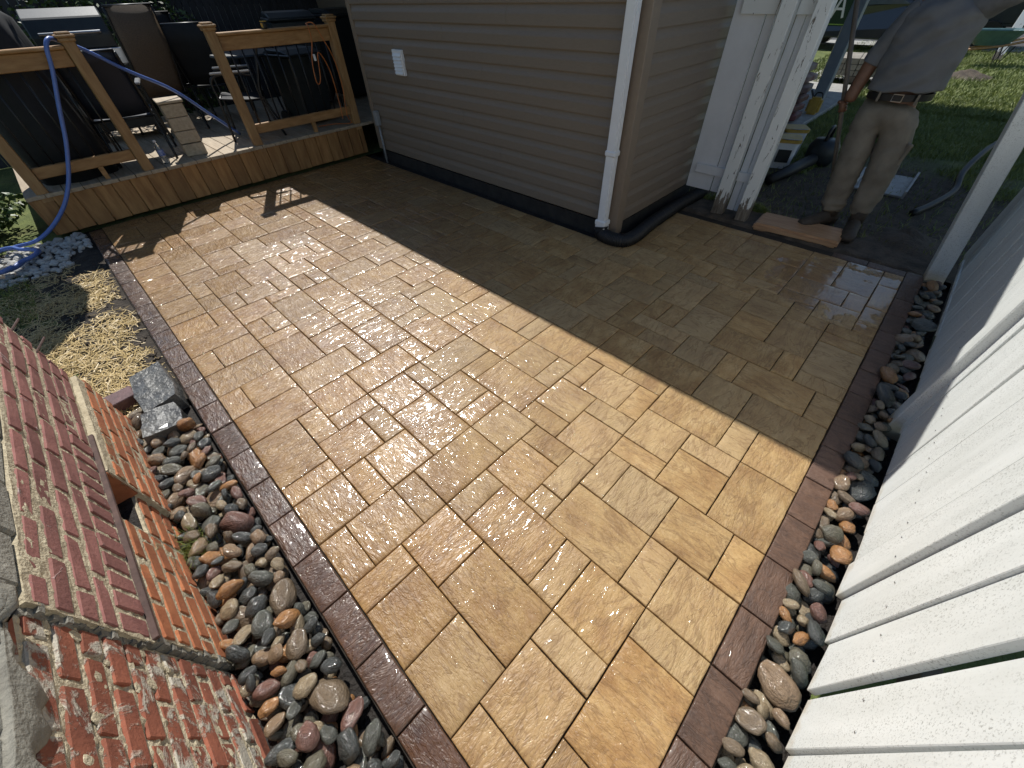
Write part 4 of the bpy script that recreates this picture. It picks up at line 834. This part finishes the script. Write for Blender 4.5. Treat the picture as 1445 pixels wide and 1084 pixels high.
bush('low_shrub', (-1.2, 5.95, 0), 0.3, 0.35, 'small dark green shrub beside the coiled hose', 800, 6)
nh = wthing('neighbour_house', (3, 13, 0), 'pale sided neighbour house far behind the deck', 'house')
MAT['pale'] = M('pale_siding', (0.35, 0.37, 0.38), None, 0.6, 10, 0.05, 100)
for k in range(14): MB().prism([(12.0, k * .2), (11.97, k * .2), (11.99, k * .2 + .2), (12.0, k * .2 + .2)], 'x', -6, 9).build('siding_board', MAT['pale'], nh)
MB().box(-6, 9, 12.0, 16, -.05, 2.85).build('wall', MAT['pale'], nh)
MB().prism([(11.5, 2.8), (14, 4.2), (16.5, 2.8)], 'x', -6.3, 9.3).build('roof', MAT['roof'], nh)
for x in (-2.5, 1.2, 4.6):
    w = MB().box(x, x + 1.1, 11.94, 11.99, .9, 2.2).build('window', MAT['white'], nh); MB().box(x + .06, x + 1.04, 11.93, 11.938, .96, 2.14).build('pane', MAT['plastic'], w)
# ------------------------------------------------------------------ worker in the gateway
def skin(verts, edges, radii, root=0, lev=2):
    me = bpy.data.meshes.new('sk'); me.from_pydata(verts, edges, []); o = bpy.data.objects.new('sk', me); COL.objects.link(o)
    md = o.modifiers.new('skin', 'SKIN'); md.use_smooth_shade = True
    for i, r in enumerate(radii): me.skin_vertices[0].data[i].radius = r if isinstance(r, tuple) else (r, r)
    me.skin_vertices[0].data[root].use_root = True
    sb = o.modifiers.new('sub', 'SUBSURF'); sb.levels = lev; sb.render_levels = lev
    dg = bpy.context.evaluated_depsgraph_get(); dg.update(); out = bpy.data.meshes.new_from_object(o.evaluated_get(dg))
    bpy.data.objects.remove(o); bpy.data.meshes.remove(me); return out
def wrinkle(me, amp, fr, st=(1, 1, 1)):
    me.update(); nrm = [v.normal.copy() for v in me.vertices]
    for v, n in zip(me.vertices, nrm):
        q = Vector((v.co.x * st[0], v.co.y * st[1], v.co.z * st[2])) * fr; v.co += n * amp * (noise.noise(q) + 0.5 * noise.noise(q * 2.1))
    return me
MAT['skin'] = M('tanned_skin', (0.22, 0.105, 0.060), (0.17, 0.08, 0.045), 0.5, 30, 0.15, 300, bd=0.001)
MAT['shirt'] = M('grey_shirt', (0.17, 0.17, 0.172), (0.145, 0.143, 0.145), 0.85, 14, 0.35, 400, bd=0.001)
MAT['khaki'] = M('khaki_trousers', (0.25, 0.215, 0.165), (0.165, 0.138, 0.105), 0.85, 9, 0.4, 300, bd=0.001)
MAT['leather'] = M('black_leather', (0.015, 0.013, 0.012), None, 0.5, 30, 0.2, 150)
MAT['boot'] = M('worn_boot', (0.075, 0.058, 0.042), (0.04, 0.03, 0.022), 0.7, 18, 0.4, 120)
MAT['hair'] = M('dark_hair', (0.02, 0.014, 0.01), None, 0.6, 60, 0.5, 200)
mn = wthing('person', (4.45, 0.36, 0), 'worker in grey shirt and khaki cargo trousers holding a shovel in the gateway', 'person')
Vb = [(4.58, .40, .95), (4.60, .40, 1.18), (4.60, .40, 1.40), (4.59, .40, 1.52), (4.57, .40, 1.60), (4.565, .40, 1.72),       # 0-5 spine, head
      (4.60, .565, 1.41), (4.605, .665, 1.16), (4.57, .69, .93), (4.565, .692, .875),                                     # 6-9 right arm
      (4.60, .235, 1.41), (4.52, .08, 1.52), (4.40, .20, 1.66), (4.385, .235, 1.70),                                      # 10-13 left arm
      (4.57, .49, .87), (4.50, .46, .50), (4.46, .42, .10), (4.57, .31, .87), (4.49, .24, .50), (4.45, .21, .10)]          # legs
Eb = [(0, 1), (1, 2), (2, 3), (3, 4), (4, 5), (2, 6), (6, 7), (7, 8), (8, 9), (2, 10), (10, 11), (11, 12), (12, 13), (0, 14), (14, 15), (15, 16), (0, 17), (17, 18), (18, 19)]
Rb = [(.10, .08), (.12, .10), (.12, .10), .06, .08, .09, .062, .058, .048, .05, .062, .058, .048, .05, .06, .05, .035, .06, .05, .035]
body = link('body', skin(Vb, Eb, Rb, 0, 2), MAT['skin'], mn)
# face features and hair
MB().lathe([(0, -.115), (.045, -.11), (.066, -.075), (.075, -.02), (.078, .03), (.068, .085), (.04, .115), (0, .12)], (4.562, .40, 1.69), 20, 1.12, .92).build('head', MAT['skin'], mn, smooth=True)
MB().add([(4.478, .40, 1.70), (4.482, .388, 1.665), (4.482, .412, 1.665), (4.462, .40, 1.665), (4.48, .40, 1.655)], [(0, 1, 3), (0, 3, 2), (1, 4, 3), (3, 4, 2)]).build('nose', MAT['skin'], mn, smooth=True)
for s in (-1, 1):
    MB().lathe([(0, -.009), (.009, 0), (0, .009)], (4.487, .40 + s * .028, 1.70), 10).build('eye', MAT['leather'], mn, smooth=True)
    MB().lathe([(0, -.03), (.02, -.015), (.022, .015), (0, .03)], (4.565, .40 + s * .072, 1.69), 10, 1, .4).build('ear', MAT['skin'], mn, smooth=True)
MB().box(4.478, 4.49, .382, .418, 1.632, 1.638).build('mouth', MAT['rust'], mn)
MB().lathe([(.079, .02), (.083, .04), (.075, .09), (.045, .125), (0, .13)], (4.572, .40, 1.69), 20, 1.12, .95).build('hair', MAT['hair'], mn, smooth=True)
def hand(c, axis, side, mat):
    # palm and five bent fingers closing round a handle that runs along axis
    a = Vector(axis).normalized(); s = (Vector(side) - a * Vector(side).dot(a)).normalized(); n = a.cross(s); c = Vector(c); mb = MB()
    mb.rings([[c + s * .030 + a * (u * hh) + n * (v * .016) - s * 0 for u, v in ((-1, -1), (1, -1), (1, 1), (-1, 1))] for hh in (.034,)] + [[c + s * .012 + a * (u * .040) + n * (v * .016 - .006) for u, v in ((-1, -1), (1, -1), (1, 1), (-1, 1))]] + [[c - n * .02 + s * .0 + a * (u * .040) + n * (v * .010) for u, v in ((-1, -1), (1, -1), (1, 1), (-1, 1))]])
    for k, (off, ln) in enumerate(((-.032, .9), (-.011, 1.08), (.010, 1.0), (.030, .8))):
        o = c + a * off; mb.tube([o - n * .022 + s * .012, o - n * .026 - s * .014 * ln, o - n * .006 - s * .026 * ln, o + n * .014 - s * .016 * ln, o + n * .018 + s * .0], [.0095, .0095, .009, .0085, .007], 8)
    o = c - a * .030; mb.tube([o + s * .026 + n * .004, o - a * .010 + s * .014 + n * .022, o - a * .004 - s * .006 + n * .026, o + a * .006 - s * .018 + n * .020], [.013, .012, .0105, .008], 8)
    return mb
ax = Vector((0, -.361, -1)).normalized()
hand((4.60, .722, .845), ax, (-.2, .3, .9), None).build('right_hand', MAT['skin'], mn, smooth=True)
hand((4.37, .25, 1.735), (0, 1, .2), (.2, 0, -1), None).build('left_hand', MAT['skin'], mn, smooth=True)
# trousers
Vt = [(4.57, .395, .985), (4.565, .395, .87), (4.565, .485, .80), (4.52, .478, .64), (4.47, .458, .50), (4.475, .435, .32), (4.465, .415, .12), (4.565, .305, .80), (4.53, .265, .64), (4.49, .235, .50), (4.475, .225, .32), (4.455, .21, .13)]
Et = [(0, 1), (1, 2), (2, 3), (3, 4), (4, 5), (5, 6), (1, 7), (7, 8), (8, 9), (9, 10), (10, 11)]
Rt = [(.21, .16), (.21, .165), (.125, .14), .118, .106, .100, .094, (.125, .14), .118, .106, .100, .096]
tr = link('trousers', wrinkle(wrinkle(skin(Vt, Et, Rt, 0, 3), .008, 8, (1, 1, 1.4)), .0075, 17, (1.2, 1.2, 2.6)), MAT['khaki'], mn)
for v in tr.data.vertices:
    c = v.co; w = max(0.0, 1 - c.z / 0.34); sx = 4.47; sy = .42 if c.y > .32 else .215
    d = Vector((c.x - sx, c.y - sy, 0))
    if d.length > 1e-4 and c.z < 0.36: v.co += d.normalized() * (.011 * w * math.sin(c.z * 95 + 3 * noise.noise(c * 7)))
    if c.z > 0.55 and c.z < .93: v.co += v.normal * .0045 * math.sin((c.z * 1.0 + abs(c.y - .395) * 1.4) * 70) * max(0, 1 - abs(c.z - .76) / .2)
tr.data.update()
MB().box(-.012, .012, -.055, .055, -.075, .075).build('cargo_pocket', MAT['khaki'], mn, bevel=.008, loc=(4.49, .185, .62), rot=(.1, .05, -.75))
# shirt
def ell(c, rx, ry, n=36, ph=0): return [Vector((c[0] + rx * math.cos(2 * math.pi * k / n + ph), c[1] + ry * math.sin(2 * math.pi * k / n + ph), c[2] + (c[3] if len(c) > 3 else 0) * math.sin(2 * math.pi * k / n + ph))) for k in range(n)]
mb = MB(); mb.rings([ell((4.57, .393, .985 + 0.0, -.012), .128, .205), ell((4.57, .393, .99, -.012), .150, .220)] + [ell((4.575 + .01 * t, .393, .99 + .40 * t, -.01), .150 - .012 * t, .220 + .005 * math.sin(t * 3)) for t in [k / 22 for k in range(1, 23)]] + [ell((4.59, .397, 1.425), .125, .20), ell((4.592, .399, 1.46), .10, .14), ell((4.592, .40, 1.485), .07, .085), ell((4.59, .40, 1.495), .055, .06)])
def sleeve(p, r): 
    q = curve_pts(p, 7); n = len(q); mb.tube(q, [r[0] + (r[1] - r[0]) * i / (n - 1) for i in range(n)], 24)
sleeve([(4.60, .52, 1.41), (4.602, .575, 1.36), (4.605, .645, 1.20), (4.60, .668, 1.12)], (.085, .066)); sleeve([(4.60, .27, 1.42), (4.57, .18, 1.46), (4.52, .08, 1.53), (4.47, .12, 1.59)], (.085, .066))
me = mb.mesh('shirt', True)
bm = bmesh.new(); bm.from_mesh(me); bmesh.ops.subdivide_edges(bm, edges=bm.edges, cuts=1, use_grid_fill=True, smooth=0.3); bm.to_mesh(me); bm.free(); me.polygons.foreach_set('use_smooth', [True] * len(me.polygons)); me.update()
nr = [v.normal.copy() for v in me.vertices]
for v, n in zip(me.vertices, nr):   # drag folds running up to the raised arm, plus small creases
    f = (v.co.y * 0.75 + v.co.z * 1.0); w = math.exp(-((v.co.y - .40) / .2) ** 2)
    v.co += n * (0.010 * w * math.sin(f * 44 + 2 * noise.noise(v.co * 6)) + 0.010 * noise.noise(v.co * 11) + .004 * noise.noise(v.co * 30))
link('shirt', me, MAT['shirt'], mn)
bl = MB(); bl.rings([ell((4.57, .395, .935, -.008), .130, .188), ell((4.57, .395, .935, -.008), .143, .200), ell((4.57, .395, .975, -.008), .143, .200), ell((4.57, .395, .975, -.008), .130, .188)], cap=False); b_ = bl.build('belt', MAT['leather'], mn)
MB().tube([(4.424, .355, .935), (4.424, .355, .977), (4.424, .415, .977), (4.424, .415, .935), (4.424, .355, .935)], .004, 6).build('buckle', MAT['steel'], b_)
for y in (.27, .50): MB().box(4.43, 4.448, y - .007, y + .007, .925, .985).build('belt_loop', MAT['khaki'], b_)
def boot(c, yaw):
    rings = []
    for (x, w, zt, zb) in ((.11, .034, .10, 0), (.095, .048, .14, 0), (.04, .054, .16, 0), (-.02, .053, .13, 0), (-.09, .055, .098, 0), (-.155, .057, .08, 0), (-.205, .048, .065, .004), (-.228, .026, .046, .010)):
        rings.append([Vector((x, w * math.cos(t) * (1 if math.sin(t) < .2 else .85), (zt + zb) / 2 + (zt - zb) / 2 * math.sin(t))) for t in [2 * math.pi * k / 18 for k in range(18)]])
    mb = MB(); mb.rings(rings); mb.tube([(.035, 0, .09), (.03, 0, .14), (.03, 0, .20)], [.056, .055, .058], 18)
    o = mb.build('boot', MAT['boot'], mn, smooth=True); o.location = c; o.rotation_euler = (0, 0, yaw)
    s = MB(); s.prism([(.105, .03), (.105, -.03), (.04, -.05), (-.08, -.052), (-.15, -.054), (-.2, -.035), (-.212, 0), (-.2, .035), (-.15, .054), (-.08, .052), (.04, .05)], 'z', -.004, .022); s.build('sole', MAT['leather'], o)
boot((4.43, .425, .02), R(-38)); boot((4.42, .20, .006), R(5))
# shovel in the right hand
sv = wthing('shovel', (4.64, .45, 0), 'long wooden handled shovel held upright by the worker', 'shovel')
MAT['oldwood'] = M('grey_handle', (0.20, 0.16, 0.12), (0.13, 0.10, 0.07), 0.6, 20, 0.2, 80, stretch=(4, 4, .6))
MB().tube([(4.63, .96, 1.50), (4.615, .735, .88), (4.62, .60, .50), (4.63, .53, .30)], .0165, 10).build('handle', MAT['oldwood'], sv, smooth=True)
mb = MB(); V = []
for j in range(7):
    t = j / 6; wv = .085 * (1 if t < .55 else math.sqrt(max(0.02, 1 - ((t - .55) / .45) ** 2)))
    for i in range(5): u = i / 4 * 2 - 1; V.append((4.63 + u * wv, .53 - t * .10 - .03 * (1 - u * u) * (1 - t), .30 - t * .29))
mb.add(V, [(j * 5 + i, j * 5 + i + 1, (j + 1) * 5 + i + 1, (j + 1) * 5 + i) for j in range(6) for i in range(4)]); o = mb.build('blade', MAT['plastic'], sv, smooth=True); o.modifiers.new('s', 'SOLIDIFY').thickness = .004

# ------------------------------------------------------------------ things beyond the gateway
MAT['timber'] = M('cedar_timber', (0.52, 0.31, 0.17), (0.36, 0.19, 0.09), 0.6, 7, 0.3, 50, stretch=(5, .8, 5))
tm = MB().box(-.16, .16, -.335, .335, 0, .062, None, .004).build('timber_step', MAT['timber'], bevel=.016, seg=2, loc=(4.19, .545, -.012), rot=(0, 0, R(3.5)))
tag(tm, 'flat orange brown timber lying at the patio edge by the boots', 'timber')
def bucket(loc, rz, label, sc=1.0):
    t = thing('square_bucket', loc, label, 'bucket', 'square white buckets on the grass', rz)
    def sq(w, z, n=6, rc=.04):
        out = []
        for cx, cy, a0 in ((1, 1, 0), (-1, 1, 90), (-1, -1, 180), (1, -1, 270)):
            for k in range(n): a = R(a0 + 90 * k / (n - 1)); out.append(Vector((cx * (w - rc) + rc * math.cos(a), cy * (w - rc) + rc * math.sin(a), z)))
        return out
    w = .125 * sc; MB().rings([sq(w * .86, 0), sq(w, .30 * sc), sq(w * .95, .30 * sc), sq(w * .84, .20 * sc)]).build('bucket_body', MAT['white'], t, smooth=False)
    MB().rings([sq(w * 1.0, .265 * sc), sq(w * 1.07, .27 * sc), sq(w * 1.07, .305 * sc), sq(w * .97, .306 * sc)]).build('rim', MAT['brass'], t)
    MB().box(-w * .55, w * .55, -w * 1.0 - .002, -w * .95, .07 * sc, .20 * sc).build('bucket_label', MAT['plastic'], t)
    MB().tube(curve_pts([(w * 1.05, 0, .25 * sc), (w * .9, -w * .9, .30 * sc), (0, -w * 1.25, .31 * sc), (-w * .9, -w * .9, .30 * sc), (-w * 1.05, 0, .25 * sc)], 6), .004, 6).build('bail', MAT['steel'], t)
bucket((5.95, 1.30, -.01), R(-70), 'nearer square white bucket with brown rim on the grass'); bucket((6.45, 1.38, -.01), R(-60), 'farther square white bucket with brown rim behind the other', 1.0)
lb = wthing('leaf_blower', (5.9, 1.0, 0), 'black leaf blower with long nozzle lying on the grass', 'leaf blower')
MB().tube([(5.18, 1.15, .055), (5.5, 1.10, .055), (5.52, 1.097, .055), (6.1, 1.0, .075)], [.05, .052, .06, .062], 16).build('nozzle', MAT['pipe'], lb, smooth=True)
bl_ = MB().lathe([(0, 0), (.13, .01), (.16, .07), (.16, .19), (.12, .26), (0, .27)], (6.30, .97, -.01), 20).build('fan_housing', MAT['plastic'], lb, smooth=True)
MB().tube(curve_pts([(6.2, .97, .25), (6.22, .97, .36), (6.36, .97, .36), (6.42, .97, .22)], 6), .018, 8).build('handle', MAT['black'], lb, smooth=True)
MB().box(6.36, 6.52, .87, 1.07, .02, .22).build('engine', MAT['plastic'], lb, bevel=.02)
tag(MB().tube(curve_pts([(5.22, -.13, .02), (5.6, -.24, .025), (6.1, -.335, .03), (6.5, -.32, .10), (7.2, -.40, .16), (8.4, -.56, .10), (10.0, -.72, .05)], 8), .028, 10).build('black_hose', MAT['pipe'], smooth=True), 'black pipe lying bent across the worn grass', 'pipe')
MAT['traymetal'] = M('dull_metal', (0.30, 0.29, 0.28), (0.2, 0.19, 0.18), .5, 12, .1, 60)
pt = wthing('metal_tray', (5.95, .3, 0), 'bent grey metal tray lying behind the worker', 'tray')
MB().box(5.65, 6.35, .02, .52, -.008, .012).build('plate', MAT['traymetal'], pt, bevel=.003); MB().box(5.65, 6.4, .0, .02, -.01, .06).build('edge_flange', MAT['traymetal'], pt); MB().box(5.7, 6.3, .44, .50, .013, .05).build('rib', MAT['traymetal'], pt, bevel=.01)
# material bags on the porch
MAT['bag'] = M('paper_bag', (0.30, 0.27, 0.24), (0.14, 0.05, 0.05), 0.7, 5, 0.3, 30, var=.4)
MAT['bag2'] = M('dark_bag', (0.05, 0.045, 0.045), (0.14, 0.03, 0.03), 0.6, 5, 0.3, 30, var=.4)
rd = random.Random(2)
def bag(loc, rz, mat, label):
    bm = bmesh.new(); bmesh.ops.create_cube(bm, size=1.0); bmesh.ops.subdivide_edges(bm, edges=bm.edges, cuts=5, use_grid_fill=True); o_ = Vector((rd.uniform(0, 50), 0, 0))
    for v in bm.verts:
        x, y, z = v.co * 2; z *= (1 - .55 * max(abs(x), abs(y)) ** 4); v.co = Vector((x * .29, y * .19, z * .065)) + Vector((0, 0, .008)) * noise.noise(Vector((x, y, z)) * 2 + o_)
    me = bpy.data.meshes.new('bag'); bm.to_mesh(me); bm.free(); me.polygons.foreach_set('use_smooth', [True] * len(me.polygons))
    tag(link('cement_bag', me, mat, None, loc, (0, 0, rz)), label, 'bag', 'stacked material bags on the porch')
for c, (cx, cy, w) in enumerate(((7.9, 2.05, 'nearer'), (8.5, 2.55, 'farther'))):
    for k in range(6):
        nm = ['bottom', 'second', 'third', 'fourth', 'fifth', 'topmost'][k]
        bag((cx + rd.gauss(0, .03), cy + rd.gauss(0, .03), .115 + k * .115), R(90) + rd.gauss(0, .1), MAT['bag2'] if k < 3 else MAT['bag'], f'{nm} material bag in the {w} stack on the porch')
# pallet of paving stones
pl = thing('paver_pallet', (12.3, 2.0, 0.05), 'pallet of stacked grey paving stones at the end of the porch', 'pallet', None, R(8))
MAT['block'] = M('grey_block', (0.33, 0.30, 0.25), (0.22, 0.20, 0.17), .85, 10, .4, 60, var=.3)
for k in range(3): MB().box(-.5, .5, -.45 + k * .4, -.35 + k * .4, 0, .10).build('runner', MAT['oldwood'], pl)
for j in range(3):
    for a in range(4):
        for b in range(4): MB().box(-.118, .118, -.108, .108, 0, .088).build('block', MAT['block'], pl, bevel=.006, loc=(-.37 + a * .245, -.34 + b * .225, .105 + j * .093))
MAT['asphalt'] = M('asphalt', (0.06, 0.06, 0.062), (0.04, 0.04, 0.042), .9, 4, .4, 80, space='world')
mb = MB(); quad(mb, 20.5, 29, -80, 80, -.006); struct('street', mb, MAT['asphalt'])
mb = MB(); mb.box(19.2, 20.4, -80, 80, -.05, .02); struct('pavement', mb, MAT['concrete'])
mb = MB(); mb.box(11.7, 19.1, 1.55, 2.9, -.05, .0); struct('front_path', mb, MAT['concrete'])
# wheelbarrow
wb = thing('wheelbarrow', (16.3, .30, -.01), 'green blue wheelbarrow standing on the sunlit lawn', 'wheelbarrow', None, R(-78))
MAT['barrow'] = M('teal_steel', (0.10, 0.19, 0.19), (0.07, 0.13, 0.135), .35, 12, .1, 60)
def rr_(w, l, z, xo=0): return [Vector((xo + sx * w, sy * l, z)) for sx, sy in ((-1, -.8), (-.8, -1), (.8, -1), (1, -.8), (1, .8), (.8, 1), (-.8, 1), (-1, .8))]
MB().rings([rr_(.28, .20, .36), rr_(.48, .34, .62, -.04), rr_(.50, .36, .63, -.04), rr_(.46, .32, .61, -.04), rr_(.27, .19, .38)], cap=False).add([tuple(v) for v in rr_(.28, .2, .365)], [tuple(range(8))]).build('tray', MAT['barrow'], wb, smooth=False)
for s in (-1, 1):
    MB().tube([(-.75, s * .08, .22), (.2, s * .22, .36), (.95, s * .30, .56)], .022, 8).build('handle', MAT['timber'], wb, smooth=True)
    MB().tube([(.22, s * .20, .36), (.30, s * .22, .0), (.42, s * .24, .36)], .015, 8).build('leg', MAT['black'], wb, smooth=True)
wh = MB().tube([(-.72, -.04, .19), (-.72, .04, .19)], .19, 22).build('wheel', MAT['black'], wb); MB().tube([(-.72, -.043, .19), (-.72, .043, .19)], .09, 16).build('rim', MAT['steel'], wh)
# parked dark car and a utility trailer by the street
MAT['carpaint'] = M('dark_blue_paint', (0.018, 0.022, 0.032), None, .3, 5, 0, coat=1.0)
MAT['glass'] = M('window_glass', (0.10, 0.12, 0.14), None, .06, 5, 0, spec=.8)
car = thing('parked_car', (18.4, 3.3, 0.0), 'dark parked car seen behind the grey porch post', 'car', None, R(-100))
prof_ = [(-2.1, .28), (-2.15, .55), (-2.05, .78), (-1.2, .90), (-.55, 1.30), (.55, 1.36), (1.35, 1.05), (2.0, .95), (2.12, .60), (2.05, .28)]
def carring(y, k): return [Vector((x, y * (1 if z < .95 else k), z)) for x, z in prof_]
MB().rings([carring(-.80, .8), carring(-.87, .82), carring(.87, .82), carring(.80, .8)]).build('body', MAT['carpaint'], car, bevel=.03, seg=2)
MB().add([(-1.17, -.66, .935), (-1.17, .66, .935), (-.62, .64, 1.29), (-.62, -.64, 1.29)], [(0, 1, 2, 3)]).build('windscreen', MAT['glass'], car)
for s in (-1, 1):
    MB().prism([(-.95, .95), (-.5, 1.25), (.5, 1.29), (1.1, 1.0)], 'y', s * .73, s * .745).build('side_window', MAT['glass'], car)
    MB().box(-.9, -.7, s * .95 - .08, s * .95 + .08, .92, 1.04).build('mirror', MAT['carpaint'], car, bevel=.03)
    MB().box(-2.14, -2.02, s * .62 - .17, s * .62 + .17, .62, .76).build('headlight', MAT['clearplastic'], car, bevel=.02)
    for x in (-1.35, 1.35):
        w = MB().tube([(x, s * .72, .32), (x, s * .90, .32)], .32, 24).build('wheel', MAT['black'], car); MB().tube([(x, s * .895, .32), (x, s * .91, .32)], .2, 16).build('rim', MAT['steel'], w)
MB().box(-2.19, -2.12, -.26, .26, .42, .54).build('number_plate', MAT['white'], car); MB().box(-2.17, -2.10, -.55, .55, .57, .70).build('grille', MAT['black'], car)
tl = thing('utility_trailer', (20.2, .9, 0), 'dark open trailer parked beyond the wheelbarrow', 'trailer', None, R(90))
MB().box(-1.3, 1.3, -.8, .8, .48, .56).build('bed', MAT['plastic'], tl, bevel=.01)
for s in (-1, 1):
    MB().box(-1.3, 1.3, s * .8 - .02, s * .8 + .02, .56, 1.05).build('side_panel', MAT['plastic'], tl)
    for x in (-.35, .35): MB().tube([(x, s * .84, .30), (x, s * 1.0, .30)], .30, 22).build('wheel', MAT['black'], tl)
    MB().tube([(1.3, s * .4, .5), (2.3, 0, .48)], .035, 8).build('drawbar', MAT['black'], tl)
for k in range(5): MB().box(-1.2, 1.2, -.7 + k * .28, -.48 + k * .28, .565, .60).build('plank', MAT['deckboard'], tl)
lm = thing('plank_ramp', (17.3, .02, 0), 'white painted plank leaning up against the trailer', 'plank', None, 0); o = MB().box(-.02, .02, -.09, .09, 0, 1.9).build('board', MAT['peel'], lm, bevel=.004); o.rotation_euler = (0.0, .5, 0)
# yard sign, striped marker pole, gas can
MAT['signgreen'] = M('sign_green', (0.012, 0.045, 0.022), None, .5, 5, 0); MAT['signlime'] = M('sign_lime', (0.30, 0.5, 0.10), None, .5, 5, 0)
ys = thing('yard_sign', (13.2, 2.95, 0), 'dark green yard sign with lime border and white letter', 'sign', None, R(-12))
MB().box(-.012, .012, -.36, .36, .80, 1.45).build('panel', MAT['signgreen'], ys)
for a in ((-.34, .34, .82, .835), (-.34, .34, 1.415, 1.43), (-.34, -.325, .835, 1.415), (.325, .34, .835, 1.415)): MB().box(-.016, -.0125, a[0], a[1], a[2], a[3]).build('border', MAT['signlime'], ys)
lt = MB(); lt.bar((-.0145, .12, .93), (-.0145, .0, 1.32), .045, .004, (1, 0, 0)); lt.bar((-.0145, -.12, .93), (-.0145, .0, 1.32), .045, .004, (1, 0, 0)); lt.bar((-.0165, .08, 1.07), (-.0165, -.08, 1.07), .04, .004, (1, 0, 0)); lt.build('letter', MAT['white'], ys)
for s in (-1, 1): MB().tube([(0, s * .2, 0), (0, s * .2, .8)], .006, 6).build('stake', MAT['steel'], ys)
mp_ = thing('marker_pole', (12.6, 3.0, 0), 'red and white striped marker pole behind the gate post', 'pole'); 
for k in range(12): MB().tube([(0, 0, k * .13), (0, 0, (k + 1) * .13)], .018, 10).build('stripe', MAT['redtag'] if k % 2 else MAT['white'], mp_)
mp_.rotation_euler = (-.12, 0, 0)
gc = thing('orange_can', (8.6, 1.72, 0.05), 'small orange can standing on the porch edge', 'can'); MB().box(-.07, .07, -.09, .09, 0, .22).build('can_body', MAT['brass'], gc, bevel=.03, seg=2); MB().tube([(0, .05, .2), (0, .12, .30)], .015, 8).build('spout', MAT['black'], gc); MB().tube(curve_pts([(0, -.07, .21), (0, -.04, .27), (0, .03, .27), (0, .05, .21)], 5), .01, 8).build('handle', MAT['black'], gc)
mb = MB(); rd = random.Random(8)
def mound(name, x, y, r, h, label):
    vs = [(0, 0, h)]; fs = []; n = 20; m = 6
    for j in range(1, m + 1):
        for i in range(n):
            a = 2 * math.pi * i / n; q = r * j / m * (1 + .2 * noise.noise(Vector((math.cos(a) * 2, math.sin(a) * 2, x)))); vs.append((q * math.cos(a), q * math.sin(a), h * (1 - j / m) ** 1.2 + .02 * noise.noise(Vector((q * 9, a * 4, 1))) - (.02 if j == m else 0)))
    for i in range(n): fs.append((0, 1 + i, 1 + (i + 1) % n))
    for j in range(m - 1):
        for i in range(n): fs.append((1 + j * n + i, 1 + (j + 1) * n + i, 1 + (j + 1) * n + (i + 1) % n, 1 + j * n + (i + 1) % n))
    tag(MB().add(vs, fs).build(name, MAT['soil'], smooth=True, loc=(x, y, -.01)), label, 'soil pile')
mound('soil_mound', 14.2, .30, .5, .14, 'small dark soil mound on the sunlit lawn')
mound('soil_mound', 4.62, -.17, .24, .10, 'brown heap of loose earth beside the leaning gate post')
def tree(loc, h, r, label, seed):
    t = thing('tree', loc, label, 'tree'); rd = random.Random(seed); mb = MB(); mb.tube(curve_pts([(0, 0, -.05), (.05, .03, h * .3), (0, .1, h * .6), (.05, 0, h * .9)], 4), [.2 - .013 * i for i in range(13)], 10)
    for k in range(7): a = k * .9; mb.tube([(0, .05, h * (.35 + .07 * k)), (r * .5 * math.cos(a), r * .5 * math.sin(a), h * (.5 + .06 * k)), (r * .8 * math.cos(a), r * .8 * math.sin(a), h * (.6 + .06 * k))], [.07, .04, .015], 6)
    mb.build('trunk', MAT['oldwood'], t, smooth=True); vs = []; fs = []
    for k in range(3500):
        cl = rd.randrange(26); rc = random.Random(cl + seed * 50); cc = Vector((rc.gauss(0, r * .45), rc.gauss(0, r * .45), h * rc.uniform(.45, 1.05))); c = cc + Vector((rd.gauss(0, 1), rd.gauss(0, 1), rd.gauss(0, .8))) * r * .22
        d = Vector((rd.gauss(0, 1), rd.gauss(0, 1), rd.gauss(0, 1))).normalized(); s = d.orthogonal().normalized(); L = .11; n0 = len(vs); vs += [c - d * L, c + s * L * .5, c + d * L, c - s * L * .5]; fs.append((n0, n0 + 1, n0 + 2, n0 + 3))
    me = bpy.data.meshes.new('crown'); me.from_pydata([tuple(v) for v in vs], [], fs); link('crown', me, MAT['greenery'], t)
tree((31, 5.5, 0), 6.5, 2.4, 'green street tree across the road behind the car', 2)
tree((31, -2.5, 0), 6, 2.4, 'green street tree across the road behind the trailer', 3)
bush('far_shrub', (24 + 6, 1.4, 0), 1.4, 2.2, 'round green shrub across the road', 2200, 8, .1); bush('far_shrub', (22.0, -1.7, 0), .9, 1.3, 'green shrub at the right edge beyond the lawn', 1800, 9, .07)
